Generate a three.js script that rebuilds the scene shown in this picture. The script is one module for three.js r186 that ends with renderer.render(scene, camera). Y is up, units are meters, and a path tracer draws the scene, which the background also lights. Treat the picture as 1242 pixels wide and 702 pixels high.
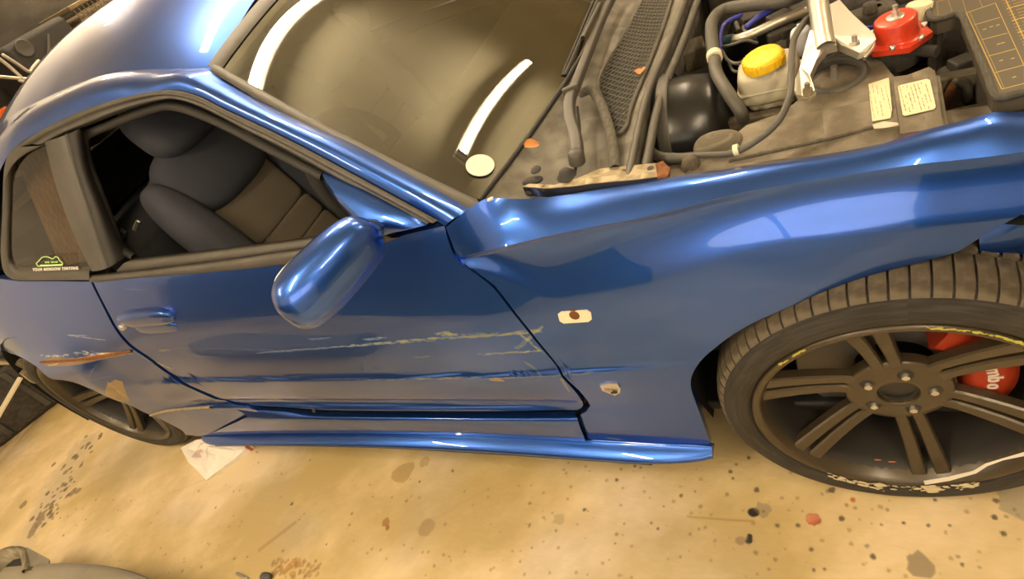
import * as THREE from 'three';
import { RoundedBoxGeometry } from 'three/addons/geometries/RoundedBoxGeometry.js';
import { mergeGeometries, mergeVertices } from 'three/addons/utils/BufferGeometryUtils.js';
import { RectAreaLightUniformsLib } from 'three/addons/lights/RectAreaLightUniformsLib.js';
import { FontLoader } from 'three/addons/loaders/FontLoader.js';
import { TextGeometry } from 'three/addons/geometries/TextGeometry.js';

// ---------------------------------------------------------------- camera, exposure, lights
// x runs towards the car's nose, y up, z from the car's centre line towards the photographer; front axle at x = 0
const scene = new THREE.Scene();
scene.background = new THREE.Color(0x000000);
const W = 1242, H = 702, F = 713.17, PX = 638.19, PY = 370.66;
const EYE = new THREE.Vector3(-0.10366, 1.43094, 1.56804);
const RIGHT = new THREE.Vector3(0.885782, -0.381432, -0.264385);
const UPV = new THREE.Vector3(0.069441, 0.672185, -0.73712);
const FWD = new THREE.Vector3(-0.458877, -0.634569, -0.621896);
const camera = new THREE.PerspectiveCamera(2 * Math.atan(H / 2 / F) * 180 / Math.PI, W / H, 0.05, 60);
camera.position.copy(EYE);
camera.quaternion.setFromRotationMatrix(new THREE.Matrix4().makeBasis(RIGHT, UPV, FWD.clone().negate()));
camera.setViewOffset(W, H, -(PX - W / 2), -(PY - H / 2), W, H);
const renderer = new THREE.WebGLRenderer({ antialias: true });
renderer.toneMapping = THREE.LinearToneMapping;
renderer.toneMappingExposure = 1.03;
renderer.shadowMap.enabled = true;
RectAreaLightUniformsLib.init();
const CEIL = 2.55;
const LAMP_COLOR = new THREE.Color().setRGB(1.0, 0.80, 0.55);
const LAMP_POWER = 135;
// fluorescent battens: [x, z] of the middle, all run along `turn` (angle of the batten's long axis from +x towards +z)
const BATTENS = [[-1.40, -0.50, 0, 0.85], [-0.47, -0.89, -0.14, 0.85], [0.95, -0.9, 0, 0.7], [-1.93, -0.45, 0, 0.85], [-2.4, -2.7, 0, 0.9], [-4.0, -2.7, 0, 0.9], [-4.4, -1.9, 0, 0.9], [-2.9, 2.15, 0, 1.35], [-1.2, 2.15, 0, 1.35], [0.7, 2.15, 0, 1.35]];  // those by the far and rear walls are lamps added to brighten the walls

// ---------------------------------------------------------------- helpers
const V = (x, y, z) => new THREE.Vector3(x, y, z);
function rayDir(px, py) { return RIGHT.clone().multiplyScalar((px - PX) / F).addScaledVector(UPV, -(py - PY) / F).add(FWD); }
function U(px, py, ax, v) { const d = rayDir(px, py); return EYE.clone().addScaledVector(d, (v - EYE[ax]) / d[ax]); }
function UP(px, py, k, c) { const d = rayDir(px, py); return EYE.clone().addScaledVector(d, (c - EYE.z - k * EYE.y) / (d.z + k * d.y)); }   // plane z + k y = c
function rng(seed) { let s = seed >>> 0; return () => { s = (s + 0x6D2B79F5) | 0; let t = Math.imul(s ^ (s >>> 15), 1 | s); t = (t + Math.imul(t ^ (t >>> 7), 61 | t)) ^ t; return ((t ^ (t >>> 14)) >>> 0) / 4294967296; }; }
const lerp = (a, b, t) => a + (b - a) * t;
const clamp = (x, a, b) => Math.min(b, Math.max(a, x));
const smooth = (a, b, x) => { const t = clamp((x - a) / (b - a), 0, 1); return t * t * (3 - 2 * t); };
function pchip(xs, ys) {
  const n = xs.length, h = [], d = [], m = new Array(n).fill(0);
  for (let i = 0; i < n - 1; i++) { h[i] = xs[i + 1] - xs[i]; d[i] = (ys[i + 1] - ys[i]) / h[i]; }
  m[0] = d[0]; m[n - 1] = d[n - 2];
  for (let i = 1; i < n - 1; i++) if (d[i - 1] * d[i] > 0) { const a = 2 * h[i] + h[i - 1], b = h[i] + 2 * h[i - 1]; m[i] = (a + b) / (a / d[i - 1] + b / d[i]); }
  return (x) => {
    if (x <= xs[0]) return ys[0] + m[0] * (x - xs[0]);
    if (x >= xs[n - 1]) return ys[n - 1] + m[n - 1] * (x - xs[n - 1]);
    let i = 0; while (x > xs[i + 1]) i++;
    const t = (x - xs[i]) / h[i], t2 = t * t, t3 = t2 * t;
    return (2 * t3 - 3 * t2 + 1) * ys[i] + (t3 - 2 * t2 + t) * h[i] * m[i] + (-2 * t3 + 3 * t2) * ys[i + 1] + (t3 - t2) * h[i] * m[i + 1];
  };
}
function spline(pts, n, closed = false) { return new THREE.CatmullRomCurve3(pts, closed, 'centripetal').getSpacedPoints(n); }
function geo(pos, idx, uv, nor) {
  const g = new THREE.BufferGeometry();
  g.setAttribute('position', new THREE.Float32BufferAttribute(pos, 3));
  g.setAttribute('uv', new THREE.Float32BufferAttribute(uv, 2));
  g.setIndex(idx);
  if (nor) g.setAttribute('normal', new THREE.Float32BufferAttribute(nor, 3)); else g.computeVertexNormals();
  return g;
}
function loft(rows, closeRows = false) {      // rows of equally many points -> one smooth sheet
  const n = rows[0].length, pos = [], uv = [], idx = [];
  let vAcc = 0;
  rows.forEach((r, j) => {
    if (j) vAcc += r[n >> 1].distanceTo(rows[j - 1][n >> 1]);
    let uAcc = 0;
    r.forEach((p, i) => { if (i) uAcc += p.distanceTo(r[i - 1]); pos.push(p.x, p.y, p.z); uv.push(uAcc, vAcc); });
  });
  const m = rows.length;
  for (let j = 0; j < m - (closeRows ? 0 : 1); j++) for (let i = 0; i < n - 1; i++) {
    const a = j * n + i, b = a + 1, c = ((j + 1) % m) * n + i, d = c + 1;
    idx.push(a, b, c, b, d, c);
  }
  return geo(pos, idx, uv);
}
function fan(poly) {                          // flat or gently bent polygon (3D points) -> triangles
  if (poly[0].distanceTo(poly[poly.length - 1]) < 1e-7) poly = poly.slice(0, -1);
  const c = poly.reduce((s, p) => s.add(p), V(0, 0, 0)).multiplyScalar(1 / poly.length);
  let nrm = V(0, 0, 0);
  for (let i = 0; i < poly.length; i++) nrm.add(poly[i].clone().sub(c).cross(poly[(i + 1) % poly.length].clone().sub(c)));
  nrm.normalize();
  const ax = V(0, 1, 0).cross(nrm); if (ax.length() < 0.1) ax.set(1, 0, 0); ax.normalize();
  const ay = nrm.clone().cross(ax);
  const p2 = poly.map((p) => new THREE.Vector2(p.clone().sub(c).dot(ax), p.clone().sub(c).dot(ay)));
  const tri = THREE.ShapeUtils.triangulateShape(p2, []);
  const pos = [], uv = [], idx = [];
  poly.forEach((p, i) => { pos.push(p.x, p.y, p.z); uv.push(p2[i].x, p2[i].y); });
  tri.forEach((t) => idx.push(...t));
  return { g: geo(pos, idx, uv), n: nrm };
}
function slab(poly, t) {                      // polygon given a thickness t against its normal
  const { g, n } = fan(poly);
  const back = poly.map((p) => p.clone().addScaledVector(n, -t));
  const gb = fan(back.slice().reverse()).g;
  const sides = [];
  for (let i = 0; i < poly.length; i++) { const k = (i + 1) % poly.length; sides.push(flat(loft([[poly[i], poly[k]], [back[i], back[k]]]))); }
  return merge([flat(g), flat(gb), ...sides]);
}
function flat(g) { const h = g.index ? g.toNonIndexed() : g; h.computeVertexNormals(); return h; }
function merge(list) {
  const l = list.map((g) => { let h = g.index ? g.toNonIndexed() : g; for (const k of Object.keys(h.attributes)) if (!['position', 'normal', 'uv'].includes(k)) h.deleteAttribute(k); return h; });
  return l.length === 1 ? l[0] : mergeGeometries(l);
}
function mirrorZ(g) {
  const h = (g.index ? g.toNonIndexed() : g.clone());
  const p = h.attributes.position, n = h.attributes.normal, u = h.attributes.uv;
  for (let i = 0; i < p.count; i++) { p.setZ(i, -p.getZ(i)); n.setZ(i, -n.getZ(i)); }
  for (let i = 0; i < p.count; i += 3) for (const a of [p, n, u]) { const s = a.itemSize; for (let k = 0; k < s; k++) { const t = a.array[(i + 1) * s + k]; a.array[(i + 1) * s + k] = a.array[(i + 2) * s + k]; a.array[(i + 2) * s + k] = t; } }
  return h;
}
const boxAt = (w, h, d, x, y, z, r = 0.004, ry = 0, rx = 0, rz = 0) => { const g = r > 0 ? new RoundedBoxGeometry(w, h, d, 2, Math.min(r, w / 2.05, h / 2.05, d / 2.05)) : new THREE.BoxGeometry(w, h, d); g.rotateX(rx); g.rotateZ(rz); g.rotateY(ry); g.translate(x, y, z); return g; };
function rod(a, b, r0, r1 = r0, seg = 20) {
  const d = b.clone().sub(a), g = new THREE.CylinderGeometry(r1, r0, d.length(), seg, 1);
  g.applyQuaternion(new THREE.Quaternion().setFromUnitVectors(V(0, 1, 0), d.clone().normalize()));
  g.translate((a.x + b.x) / 2, (a.y + b.y) / 2, (a.z + b.z) / 2); return g;
}
const tube = (pts, r, n = 48, seg = 12) => new THREE.TubeGeometry(new THREE.CatmullRomCurve3(pts, false, 'centripetal'), n, r, seg, false);
function capTube(pts, r, n = 48, seg = 12) { const g = [tube(pts, r, n, seg)]; for (const p of [pts[0], pts[pts.length - 1]]) { const s = new THREE.SphereGeometry(r, seg, 8); s.translate(p.x, p.y, p.z); g.push(s); } return merge(g); }
function lathe(profile, seg, origin, axis) {   // profile [[radius, along axis], ...]
  const g = new THREE.LatheGeometry(profile.map(([r, h]) => new THREE.Vector2(r, h)), seg);
  g.applyQuaternion(new THREE.Quaternion().setFromUnitVectors(V(0, 1, 0), axis.clone().normalize()));
  g.translate(origin.x, origin.y, origin.z); return g;
}
function superEllipsoid(cx, cy, cz, a, b, c, e1 = 0.8, e2 = 0.8, nu = 40, nv = 28) {
  const sg = (w, e) => Math.sign(w) * Math.pow(Math.abs(w), e), rows = [];
  for (let j = 0; j <= nv; j++) { const ph = -Math.PI / 2 + Math.PI * j / nv, r = []; for (let i = 0; i <= nu; i++) { const th = 2 * Math.PI * i / nu; r.push(V(cx + a * sg(Math.cos(ph), e1) * sg(Math.cos(th), e2), cy + b * sg(Math.sin(ph), e1), cz + c * sg(Math.cos(ph), e1) * sg(Math.sin(th), e2))); } rows.push(r.reverse()); }
  return loft(rows);
}
const taken = {};
function numbered(n) { if (!(n in taken)) { taken[n] = 0; return n; } taken[n]++; return `${n}_${String(taken[n]).padStart(3, '0')}`; }
function part(name, g, m, parent, label) {
  const o = new THREE.Mesh(g, m); o.name = name; o.castShadow = o.receiveShadow = true; parent.add(o);
  if (label) o.userData.label = label;
  return o;
}
function thing(name, label, category, group) { const o = new THREE.Group(); o.name = numbered(name); o.userData = { label, category }; if (group) o.userData.group = group; scene.add(o); return o; }
function single(name, g, m, label, category, group) { const o = part(numbered(name), g, m, scene); o.userData = { label, category }; if (group) o.userData.group = group; return o; }
function struct(name, g, m) { const o = part(name, g, m, scene); o.userData.kind = 'structure'; return o; }
const sub = (name, parent, label) => { const o = new THREE.Group(); o.name = name; parent.add(o); if (label) o.userData.label = label; return o; };

// ---------------------------------------------------------------- textures
function noiseField(seed) {
  const r = rng(seed), N = 64, t = Float32Array.from({ length: N * N }, () => r());
  const at = (x, y) => t[((y % N + N) % N) * N + ((x % N + N) % N)];
  return (x, y) => { const xi = Math.floor(x), yi = Math.floor(y), fx = x - xi, fy = y - yi, u = fx * fx * (3 - 2 * fx), v = fy * fy * (3 - 2 * fy); return lerp(lerp(at(xi, yi), at(xi + 1, yi), u), lerp(at(xi, yi + 1), at(xi + 1, yi + 1), u), v); };
}
function fbmTexture(size, seed, lo, hi, freq = 8, oct = 5, srgb = true, contrast = 1) {   // tiling mottled tint between two linear colours
  const d = new Uint8Array(size * size * 4), ns = Array.from({ length: oct }, (_, k) => noiseField(seed + k));
  const enc = (c) => Math.round(255 * (srgb ? (c <= 0.0031308 ? 12.92 * c : 1.055 * Math.pow(c, 1 / 2.4) - 0.055) : c));
  for (let y = 0; y < size; y++) for (let x = 0; x < size; x++) {
    let v = 0, a = 0.5, f = freq; for (let k = 0; k < oct; k++) { const p = Math.min(64, f); v += a * ns[k](x / size * p, y / size * p); a *= 0.5; f *= 2; }
    v = clamp((v / 0.97 - 0.5) * 2.2 * contrast + 0.5, 0, 1);
    const i = (y * size + x) * 4; for (let k = 0; k < 3; k++) d[i + k] = enc(lerp(lo[k], hi[k], v)); d[i + 3] = 255;
  }
  const t = new THREE.DataTexture(d, size, size); t.wrapS = t.wrapT = THREE.RepeatWrapping; t.magFilter = THREE.LinearFilter; if (srgb) t.colorSpace = THREE.SRGBColorSpace; t.needsUpdate = true; return t;
}
function rep(t, r) { const c = t.clone(); c.repeat.set(r, r); c.needsUpdate = true; return c; }
const mat = (r, g, b, rough = 0.6, metal = 0, extra = {}) => { const m = new THREE.MeshPhysicalMaterial({ roughness: rough, metalness: metal, side: THREE.DoubleSide, ...extra }); m.color.setRGB(r, g, b); return m; };
const grime = fbmTexture(512, 5, [0.55, 0.52, 0.47], [1, 1, 1], 6, 5, true, 1.2);
const soft = fbmTexture(256, 15, [0.78, 0.77, 0.75], [1, 1, 1], 6, 4, true, 0.9);
const fine = fbmTexture(256, 21, [0, 0, 0], [1, 1, 1], 32, 3, false, 1);
function dirty(r, g, b, rough, metal = 0, scale = 3, extra = {}) { return mat(r, g, b, rough, metal, { map: rep(grime, scale), bumpMap: rep(fine, scale * 6), bumpScale: 0.0004, ...extra }); }

const PAINT = [0.019, 0.098, 0.46];
const paintProps = { clearcoat: 1, clearcoatRoughness: 0.02, ior: 1.85 };
const M = {
  paint: mat(...PAINT, 0.30, 0.9, paintProps),
  bayPaint: dirty(0.21, 0.18, 0.13, 0.55, 0.1, 5),
  bayDark: dirty(0.07, 0.06, 0.05, 0.6, 0, 5),
  black: mat(0.010, 0.010, 0.010, 0.6),
  blackGloss: mat(0.012, 0.012, 0.013, 0.28),
  trim: mat(0.075, 0.068, 0.058, 0.5, 0, { map: rep(soft, 4) }),
  rubber: mat(0.030, 0.027, 0.024, 0.7, 0, { map: rep(soft, 4) }),
  cowl: dirty(0.155, 0.142, 0.112, 0.55, 0, 5),
  tyre: dirty(0.050, 0.044, 0.036, 0.7, 0, 6),
  tread: dirty(0.13, 0.105, 0.07, 0.85, 0, 9),
  wheel: mat(0.058, 0.042, 0.022, 0.42, 0.35, { clearcoat: 0.5, clearcoatRoughness: 0.25 }),
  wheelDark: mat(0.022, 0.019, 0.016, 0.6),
  iron: mat(0.20, 0.18, 0.15, 0.55, 0.6),
  caliper: mat(0.36, 0.035, 0.010, 0.45),
  steel: mat(0.62, 0.60, 0.56, 0.32, 0.9),
  alu: mat(0.60, 0.56, 0.48, 0.38, 0.8),
  zinc: dirty(0.50, 0.42, 0.28, 0.45, 0.4, 10),
  red: mat(0.62, 0.045, 0.012, 0.35, 0.2, { clearcoat: 0.6, clearcoatRoughness: 0.15 }),
  rust: dirty(0.28, 0.11, 0.035, 0.9, 0, 14),
  fabric: mat(0.045, 0.048, 0.062, 0.95, 0, { sheen: 0.5, sheenRoughness: 0.6 }),
  insert: mat(0.16, 0.135, 0.10, 0.95, 0, { bumpMap: rep(fine, 20), bumpScale: 0.0005 }),
  interior: mat(0.016, 0.015, 0.014, 0.85),
  dash: mat(0.035, 0.033, 0.028, 0.7),
  glass: mat(0.30, 0.29, 0.22, 0.01, 0, { transmission: 1, thickness: 0, ior: 2.333 }),
  tint: mat(0.008, 0.008, 0.008, 0.02, 0, { transmission: 1, thickness: 0, ior: 1.5 }),
  darkGlass: mat(0.62, 0.58, 0.46, 0.02, 0, { transmission: 1, thickness: 0, ior: 1.5 }),
  white: mat(0.66, 0.62, 0.54, 0.6),
  cream: mat(0.74, 0.66, 0.46, 0.55),
  tank: mat(0.66, 0.60, 0.44, 0.4, 0, { transmission: 0.25, thickness: 0.0, roughness: 0.5 }),
  yellow: mat(0.82, 0.52, 0.012, 0.45),
  blueHose: mat(0.03, 0.035, 0.30, 0.35),
  greyHose: mat(0.085, 0.078, 0.064, 0.5, 0, { map: rep(soft, 4) }),
};

// ---------------------------------------------------------------- the room
{
  const fs = 2048, cv = document.createElement('canvas'); cv.width = fs; cv.height = 1024;
  const c = cv.getContext('2d');
  const X0 = -4.6, X1 = 1.4, Z0 = 0.2, Z1 = 3.2;      // the part of the floor with marks of its own
  const cx = (x) => (x - X0) / (X1 - X0) * fs, cy = (z) => (z - Z0) / (Z1 - Z0) * 1024, sc = fs / (X1 - X0);
  c.fillStyle = '#d2bb8c'; c.fillRect(0, 0, fs, 1024);
  const r = rng(77);
  // broad worn blotches of the floor paint
  {
    const im = c.getImageData(0, 0, fs, 1024), d = im.data, N = [61, 62, 63, 64, 65].map(noiseField), g = noiseField(70);
    for (let y = 0; y < 1024; y++) for (let x = 0; x < fs; x++) {
      const u = x / 130, v = y / 130; let q = 0, a = 0.5, f = 1; for (const n of N) { q += a * n(u * f + v * f * 0.35, v * f); a *= 0.55; f *= 2.3; }
      const k = clamp((q - 0.56) * 1.5, -0.34, 0.22), w = clamp((g(u * 1.7 + 9, v * 1.7 + v * 0.4) - 0.55) * 0.6, 0, 0.2), i4 = (y * fs + x) * 4;
      const L = 1 + 0.36 * k; d[i4] *= L * (1 - 0.10 * w); d[i4 + 1] *= L * (1 + 0.05 * k); d[i4 + 2] *= L * (1 + 0.35 * k + 0.5 * w);
    }
    c.putImageData(im, 0, 0);
  }
  // smeared strokes
  for (let k = 0; k < 160; k++) { const x = r() * fs, y = r() * 1024, a = -0.9 + r() * 0.7, l = 20 + r() * 90; c.globalAlpha = 0.05 + r() * 0.06; c.strokeStyle = k % 3 ? '#8a6536' : '#dcc08c'; c.lineWidth = 1 + r() * 7; c.beginPath(); c.moveTo(x, y); c.lineTo(x + l * Math.cos(a), y + l * Math.sin(a)); c.stroke(); }
  const at = (px, py) => { const p = U(px, py, 'y', 0); return [cx(p.x), cy(p.z)]; };
  const blot = (px, py, rad, col, al = 0.85) => {
    const [x, y] = at(px, py); c.fillStyle = col; c.globalAlpha = al; c.beginPath();
    for (let i = 0; i < 12; i++) { const a = i / 12 * 6.283, q = rad * sc * (0.75 + r() * 0.45); c[i ? 'lineTo' : 'moveTo'](x + q * Math.cos(a), y + q * Math.sin(a)); } c.fill();
  };
  // oil and paint drips, where the photograph has them
  for (const [px, py, q] of [[748, 582, .008], [709, 618, .008], [826, 601, .008], [886, 572, .009], [889, 580, .006], [918, 594, .011], [926, 620, .006], [943, 637, .008], [968, 637, .008], [1009, 594, .012], [1021, 629, .010], [984, 666, .008], [1059, 675, .009], [1208, 607, .010], [1206, 627, .010], [1217, 647, .009], [1230, 618, .005], [1134, 606, .006], [1126, 637, .006], [1096, 634, .006], [1069, 636, .004], [1152, 637, .005], [770, 565, .007], [777, 567, .005], [354, 611, .010], [363, 630, .005], [340, 603, .004], [549, 571, .008], [509, 584, .007], [825, 675, .004], [805, 614, .004], [790, 634, .005], [798, 641, .006], [645, 664, .004], [490, 661, .004], [545, 675, .004], [396, 660, .005], [312, 548, .006], [376, 558, .006], [908, 555, .007], [893, 563, .005], [843, 596, .004], [825, 590, .003], [713, 620, .003], [757, 635, .004], [746, 659, .004], [1167, 684, .005], [987, 691, .006], [1000, 690, .005], [104, 630, .006], [93, 637, .005], [77, 649, .007], [159, 607, .005], [122, 594, .004], [300, 675, .005], [101, 617, .005], [92, 617, .005], [73, 628, .006], [82, 626, .005]]) blot(px, py, q * 0.62, r() < 0.4 ? '#5a4a38' : '#4a3d30', 0.75);
  blot(914, 621, .012, '#161412', 0.95); blot(1116, 684, .026, '#8e7f66', 0.8); blot(468, 633, .016, '#946628', 0.7); blot(470, 640, .008, '#7a5220', 0.7); blot(518, 639, .03, '#8c7250', 0.45); blot(489, 573, .04, '#8a6c42', 0.4);
  blot(987, 630, .014, '#c25a34', 0.8); blot(1034, 606, .006, '#b05028', 0.7); blot(1242, 605, .05, '#8f8775', 0.6); blot(925, 618, .02, '#7d6f5c', .5); blot(678, 630, .018, '#9a8663', .45); blot(515, 560, .02, '#8b7550', .4);
  blot(898, 655, .012, '#8c7358', .7); blot(908, 655, .008, '#4c443a', .9); blot(909, 650, .006, '#4c443a', .9);
  // grey scuffed wheel track with dark crumbs on the left
  for (let k = 0; k < 150; k++) { const t = r(), px = lerp(105, 25, t) + (r() - 0.5) * (14 + 20 * r()), py = lerp(530, 665, t) + (r() - 0.5) * 10; blot(px, py, 0.012 + r() * 0.035, '#c3b190', 0.28); }
  for (let k = 0; k < 70; k++) { const t = r(), px = lerp(112, 45, t) + (r() - 0.5) * 26, py = lerp(532, 640, t) + (r() - 0.5) * 14; blot(px, py, 0.004 + r() * 0.010, r() < 0.5 ? '#4f4230' : '#6f6146', 0.7); }
  for (const [px, py, q] of [[43, 638, .03], [50, 625, .022], [38, 648, .02], [88, 597, .02], [95, 595, .016], [65, 563, .013], [28, 612, .02]]) blot(px, py, q, '#7d6a4d', 0.75);
  for (let k = 0; k < 90; k++) { const px = 330 + r() * 60, py = 678 + r() * 22; blot(px, py, 0.003 + r() * 0.006, r() < 0.5 ? '#a87d42' : '#8a6a3c', 0.6); }
  for (let k = 0; k < 260; k++) { const px = r() * 1242, py = 560 + r() * 140; blot(px, py, 0.0015 + r() * 0.004, r() < 0.6 ? '#8a6a42' : '#5a4934', 0.45); }
  c.globalAlpha = 0.5; c.strokeStyle = '#8a6a3e'; c.lineWidth = 1.5;
  c.beginPath(); c.moveTo(...at(833, 626)); c.quadraticCurveTo(...at(870, 630), ...at(915, 632)); c.stroke();
  c.globalAlpha = 0.35; c.lineWidth = 5; c.beginPath(); c.moveTo(...at(313, 668)); c.lineTo(...at(360, 632)); c.stroke();
  c.globalAlpha = 1;
  const t = new THREE.CanvasTexture(cv); t.colorSpace = THREE.SRGBColorSpace; t.magFilter = THREE.LinearFilter;
  const fm = mat(1, 1, 1, 0.5, 0, { map: t, bumpMap: rep(fine, 10), bumpScale: 0.00025, clearcoat: 0.15, clearcoatRoughness: 0.4 });
  const g = new THREE.PlaneGeometry(X1 - X0, Z1 - Z0); g.rotateX(-Math.PI / 2); g.translate((X0 + X1) / 2, 0, (Z0 + Z1) / 2);
  const plain = mat(0.60, 0.48, 0.26, 0.5, 0, { map: rep(grime, 1.2) });
  const floor = struct('floor', boxAt(9.6, 0.1, 8.8, -0.4, -0.0505, 0, 0), plain);
  part('worn_paint', g, fm, floor);
  const wallM = mat(0.85, 0.82, 0.77, 0.85, 0, { map: rep(soft, 2) });
  struct('wall_rear', boxAt(0.1, 2.7, 8.8, -5.15, 1.3, 0, 0), wallM);
  struct('wall_front', boxAt(0.1, 2.7, 8.8, 4.35, 1.3, 0, 0), wallM);
  struct('wall_far', boxAt(9.6, 2.7, 0.1, -0.4, 1.3, -4.35, 0), wallM);
  struct('wall_near', boxAt(9.6, 2.7, 0.1, -0.4, 1.3, 3.45, 0), wallM);
  struct('ceiling', boxAt(9.6, 0.1, 8.8, -0.4, CEIL + 0.1, 0, 0), mat(0.88, 0.82, 0.58, 0.85, 0, { map: rep(soft, 2) }));
}
{ // unseen frosted door behind the photographer, glow added for the wing's bright reflection
  const win = new THREE.Group(); win.name = 'unseen_window_1'; win.userData.kind = 'structure'; scene.add(win);
  const lit = mat(0.8, 0.8, 0.78, 0.6); lit.emissive = new THREE.Color().setRGB(1.0, 0.95, 0.86); lit.emissiveIntensity = 2.0;
  for (const [x0, x1] of [[-1.02, -0.05], [0.0, 0.96]]) part('pane', boxAt(x1 - x0, 1.80, 0.02, (x0 + x1) / 2, 1.08, 3.385, 0), lit, win);
  for (const x of [-1.06, -0.025, 1.0]) part('frame', boxAt(0.07, 1.96, 0.05, x, 1.08, 3.375, 0.006), M.white, win);
  for (const y of [0.15, 2.02]) part('frame', boxAt(2.12, 0.08, 0.05, -0.03, y, 3.375, 0.006), M.white, win);
  const l = new THREE.RectAreaLight(lit.emissive, 0.5, 1.9, 1.7); l.position.set(-0.03, 1.08, 3.36); l.rotation.y = 0; l.castShadow = true; win.add(l);
}
const glow = mat(1, 1, 1, 0.5); glow.emissive = LAMP_COLOR.clone(); glow.emissiveIntensity = 75;
const BATTEN_PLACES = ['above the windscreen', 'above the scuttle panel', 'above the front of the engine bay', 'above the roof of the car', 'between the far wall and the car roof, added to brighten the far wall', 'in the rear corner of the garage, added to brighten the walls', 'above the storage shelf on the rear wall, added to brighten that wall', 'above the floor beside the rear wheel', 'above the floor beside the door', 'above the floor beside the front wheel'];
const TURN = Math.PI / 2, LEN = 1.25;
BATTENS.forEach(([x, z, skew, share], i) => {
  const o = thing('ceiling_light', `white fluorescent tube batten on the ceiling, hung ${BATTEN_PLACES[i]}`, 'lamp', 'fluorescent tube battens on the ceiling');
  o.position.set(x, CEIL - 0.09, z); o.rotation.y = -TURN + skew;
  part('housing', boxAt(LEN + 0.06, 0.04, 0.06, 0, 0.025, 0, 0.008), M.white, o);
  for (const s of [-0.4, 0.4]) part('hanger', boxAt(0.02, 0.09, 0.02, s, 0.085, 0, 0.002), M.white, o);
  part('tube', rod(V(-LEN / 2, -0.03, 0), V(LEN / 2, -0.03, 0), 0.013), glow, o);
  for (const s of [-1, 1]) part('lamp_holder', boxAt(0.02, 0.06, 0.05, s * (LEN / 2 + 0.01), -0.02, 0, 0.004), M.white, o);
  const l = new THREE.RectAreaLight(LAMP_COLOR, LAMP_POWER * share, LEN, 0.03);
  l.position.set(0, -0.055, 0); l.rotation.x = -Math.PI / 2; l.castShadow = true; o.add(l);
});

// ================================================================ the car
const car = thing('coupe_car', 'metallic blue two-door coupe with its bonnet off and scraped right side', 'car');

// ---- body side as a height field z(x, y)
const SX = [-3.2, -2.95, -2.66, -2.42, -2.2, -1.95, -1.4, -0.8, -0.6, -0.35, -0.15, 0, 0.1, 0.3, 0.6];
const SIDE = [   // y, z at each station
  [0.10, [.76, .80, .86, .862, .858, .852, .850, .850, .850, .845, .82, .81, .80, .77, .70]],
  [0.20, [.765, .805, .87, .868, .862, .854, .850, .850, .851, .846, .822, .81, .80, .77, .70]],
  [0.322, [.77, .81, .885, .882, .866, .853, .851, .851, .850, .842, .824, .808, .795, .768, .705]],
  [0.340, [.77, .81, .885, .883, .866, .843, .839, .839, .849, .842, .824, .808, .795, .768, .705]],
  [0.355, [.77, .81, .886, .884, .867, .844, .840, .840, .849, .842, .824, .808, .795, .768, .705]],
  [0.378, [.77, .81, .89, .886, .868, .856, .854, .854, .851, .842, .825, .808, .795, .768, .706]],
  [0.43, [.775, .815, .894, .892, .871, .861, .861, .861, .856, .842, .826, .808, .794, .768, .708]],
  [0.485, [.78, .82, .898, .897, .873, .864, .8645, .8645, .8595, .841, .826, .807, .793, .767, .709]],
  [0.496, [.78, .82, .90, .899, .872, .8565, .856, .856, .852, .840, .826, .807, .792, .767, .71]],
  [0.57, [.78, .82, .892, .893, .868, .855, .855, .853, .844, .834, .826, .806, .791, .766, .71]],
  [0.65, [.78, .82, .868, .874, .857, .848, .847, .843, .832, .826, .820, .801, .788, .764, .71]],
  [0.72, [.775, .812, .842, .846, .841, .837, .835, .826, .818, .815, .808, .793, .780, .757, .705]],
  [0.80, [.76, .795, .812, .815, .815, .814, .813, .806, .803, .797, .785, .772, .760, .738, .69]],
  [0.87, [.74, .77, .782, .786, .788, .79, .79, .786, .780, .775, .765, .75, .74, .72, .68]],
  [0.93, [.72, .745, .752, .755, .757, .758, .758, .752, .745, .74, .73, .72, .71, .69, .65]],
];
const sideRows = SIDE.map(([y, z]) => pchip(SX, z)), sideY = SIDE.map(([y]) => y);
const zCache = new Map();
function zBase(x, y) { const k = Math.round(x * 2000); let f = zCache.get(k); if (!f) { f = pchip(sideY, sideRows.map((q) => q(k / 2000))); zCache.set(k, f); } return f(y); }
// crease that divides the upper and the side face of the front wing
const creasePts = [[555, 313, .798], [593, 303, .806], [636, 293, .811], [683, 282, .809], [723, 274, .805], [767, 266, .799], [810, 256, .792], [880, 238, .781], [935, 227, .773], [997, 217, .765], [1055, 208, .760], [1114, 199, .756], [1172, 193, .750], [1242, 184, .743]].map(([a, b, z]) => U(a, b, 'z', z));
creasePts.push(V(0.30, creasePts[13].y - 0.012, 0.715), V(0.55, creasePts[13].y - 0.05, 0.66));
const crY = pchip(creasePts.map((p) => p.x), creasePts.map((p) => p.y)), crZ = pchip(creasePts.map((p) => p.x), creasePts.map((p) => p.z));
const zDoor = (x, y) => zBase(x, y);
function zFender(x, y) {
  const d = crY(x) - y, zb = zBase(x, y), rear = 1 - smooth(-0.50, -0.12, x);
  const w = 1 - smooth(0, lerp(0.09, lerp(0.02, 0.15, smooth(-0.76, -0.56, x)), rear), d);                  // hand over to the crease
  return lerp(zb, crZ(x) - 0.009 * rear * smooth(0, 0.015, d), w);
}
function hit(px, py, zf) {                       // pixel -> point on a height field
  const d = rayDir(px, py); let z = 0.84;
  for (let k = 0; k < 40; k++) { const t = (z - EYE.z) / d.z, x = EYE.x + d.x * t, y = EYE.y + d.y * t; z = lerp(z, zf(x, y), 0.6); }
  const t = (z - EYE.z) / d.z; return EYE.clone().addScaledVector(d, t);
}
const SU = (x) => (x + 3.2) / 3.6, SV = (y) => y / 1.0;
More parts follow.
